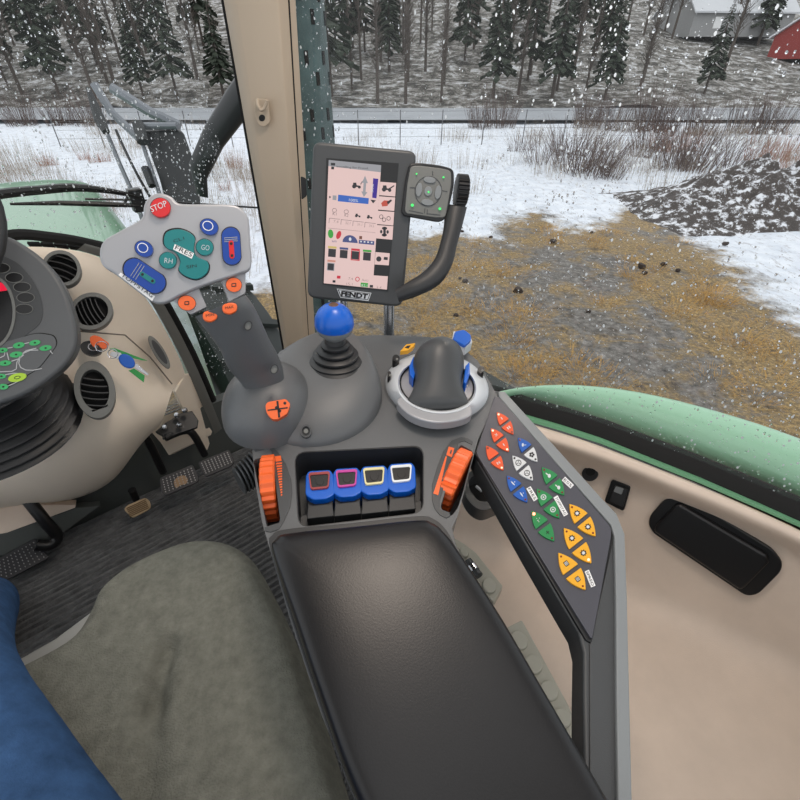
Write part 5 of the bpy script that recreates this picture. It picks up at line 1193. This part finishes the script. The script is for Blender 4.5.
def tree(seed, h, conifer):
    rg = random.Random(seed); r = thing('tree', Vector((0, 0, 0)), '', 'tree'); rr = [MB().m(BARK).tube([Vector((0, 0, -.3)), Vector((.1*h*.05, 0, h*.5)), Vector((-.05, .05, h))], [.13, .09, .02], 6).build('trunk', r)]
    c = MB().m(NEED if conifer else BARK)
    if conifer:
        for i in range(260):
            t = rg.random()**.8; z = h*(.22+.76*t); R0 = h*.20*(1-t)+.12; a = rg.uniform(0, 6.28); d = Vector((math.cos(a), math.sin(a), -.35)); p = Vector((0, 0, z)); e = p+d*R0*rg.uniform(.6, 1); w = Vector((-math.sin(a), math.cos(a), 0))*R0*.16
            c.add([p, e+w, e-w, e-UP*R0*.15], [[0, 1, 2], [0, 1, 3], [0, 3, 2], [1, 3, 2]])
    else:
        for i in range(110):
            t = rg.random(); z = h*(.25+.72*t); R0 = h*.16*(1-t*.6); a = rg.uniform(0, 6.28); d = Vector((math.cos(a), math.sin(a), .9)).normalized(); p = Vector((0, 0, z)); e = p+d*R0*rg.uniform(.6, 1.3); w = Vector((-math.sin(a), math.cos(a), 0))*.03
            c.add([p-w, p+w, p+UP*.05, e], [[0, 1, 3], [1, 2, 3], [2, 0, 3], [0, 2, 1]])
            f = p.lerp(e, .5); e2 = f+Vector((rg.uniform(-.5, .5), rg.uniform(-.5, .5), .7))*R0*.5; c.add([f-w*.7, f+w*.7, f+UP*.03, e2], [[0, 1, 3], [1, 2, 3], [2, 0, 3], [0, 2, 1]])
    rr.append(c.build('crown', r, flat=True)); return r, rr
tp_ = [(tree(11, 10, True), 'dark snow dusted conifer in the woods beyond the road', 'conifers beyond the road'), (tree(12, 9, False), 'leafless birch in the woods beyond the road', 'bare trees beyond the road'), (tree(13, 7.5, True), 'dark snow dusted conifer in the woods beyond the road', 'conifers beyond the road'), (tree(14, 7, False), 'leafless birch in the woods beyond the road', 'bare trees beyond the road')]
usedt = [False]*4
tpos = []
for i in range(900):
    if len(tpos) > 190: break
    k = rg_.choice((0, 1, 1, 2, 3, 3)); y = 41+rg_.random()**1.5*30; x = rg_.uniform(-1.05, 1.05)*y
    if any((x-a)**2+(y-b_)**2 < 4.4 for a, b_ in tpos): continue
    if .42 < x/y < .74 and y < 62 and rg_.random() < .85: continue
    tpos.append((x, y)); (r, ch_), lab, grp = tp_[k]
    if usedt[k]:
        r2 = r.copy(); COL.objects.link(r2)
        for c in ch_: c2 = c.copy(); COL.objects.link(c2); c2.parent = r2
        r = r2
    usedt[k] = True
    r['label'] = lab; r['group'] = grp; r.location = (x, y+.0006*x*x, hz(x, y)-.1); s_ = rg_.uniform(.8, 1.25); r.scale = (s_, s_, s_); r.rotation_euler = (0, 0, rg_.uniform(0, 6))
def house(c, w, dp, h, rh, wm, rm, lab, rz=0):
    r = thing('house', c, lab, 'house'); X = Vector((math.cos(rz), math.sin(rz), 0)); Y = Vector((-math.sin(rz), math.cos(rz), 0))
    MB().m(wm).box(c+UP*h/2, X*w/2, Y*dp/2, UP*h/2).caps([[c+X*s*w/2-Y*dp/2+UP*h, c+X*s*w/2+Y*dp/2+UP*h, c+X*s*w/2+UP*(h+rh)] for s in (-1, 1)]).build('wall', r, flat=True)
    b = MB().m(rm)
    for s in (-1, 1): b.prism([c+X*a*(w/2+.3)+Y*s*yy+UP*zz for a, yy, zz in ((-1, dp/2+.4, h-.2), (1, dp/2+.4, h-.2), (1, 0, h+rh), (-1, 0, h+rh))], UP*.15)
    b.build('roof', r, flat=True)
    for e in (-.25, .25): MB().m(WHITE).box(c+X*e*w-Y*(dp/2+.02)+UP*h*.55, X*.45, Y*.02, UP*.5).build('window_frame', r); 
p = atz(770, 118, 0.0); c = D(770, 121, 50); c.z = hz(c.x, c.y)
house(Vector((c.x, c.y, c.z)), 4, 4, 1.9, 1.4, mat('red_timber', (150, 62, 58), .8), mat('snowy_roof', (222, 224, 230), .7), 'small red timber house with a snowy roof', .5)
c = D(690, 112, 58); house(Vector((c.x, c.y, hz(c.x, c.y)-.3)), 12, 8, 2.2, 3.2, mat('grey_timber', (150, 150, 150), .8), mat('pale_roof', (196, 198, 202), .7), 'large pale grey barn roofed in snow on the hillside', .1)
# ================================================================ LIGHT
W = bpy.data.worlds.new('overcast'); S.world = W; W.use_nodes = True; nt = W.node_tree; bg = nt.nodes['Background']
tc = nt.nodes.new('ShaderNodeTexCoord'); sx_ = nt.nodes.new('ShaderNodeSeparateXYZ'); rp = nt.nodes.new('ShaderNodeValToRGB')
e = rp.color_ramp.elements; e[0].position = 0; e[0].color = (.80, .84, .88, 1); e[1].position = 1; e[1].color = (1.0, 1.0, 1.0, 1)
nt.links.new(tc.outputs['Generated'], sx_.inputs[0]); nt.links.new(sx_.outputs['Z'], rp.inputs[0]); nt.links.new(rp.outputs[0], bg.inputs['Color'])
bg.inputs['Strength'].default_value = 1.0
def area(name, loc, rot, sz, pw, col=(1, 1, 1)):
    l = bpy.data.lights.new(name, 'AREA'); l.size = sz; l.energy = pw; l.color = col; o = bpy.data.objects.new(name, l); COL.objects.link(o); o.location = loc; o.rotation_euler = rot; return o
tag(MB().m(GREYL).lathe(Vector((.05, .62, 1.75)), -UP, [(.16, -.001), (.16, .018), (.145, .022), (.14, .012), (0, .012)], 32).build('dome_lamp'), 'round grey cab lamp on the headliner above the armrest', 'lamp')
area('cab_dome_lamp_light', (.05, .62, 1.724), (0, 0, 0), .2, 3.4, (1, .86, .74))
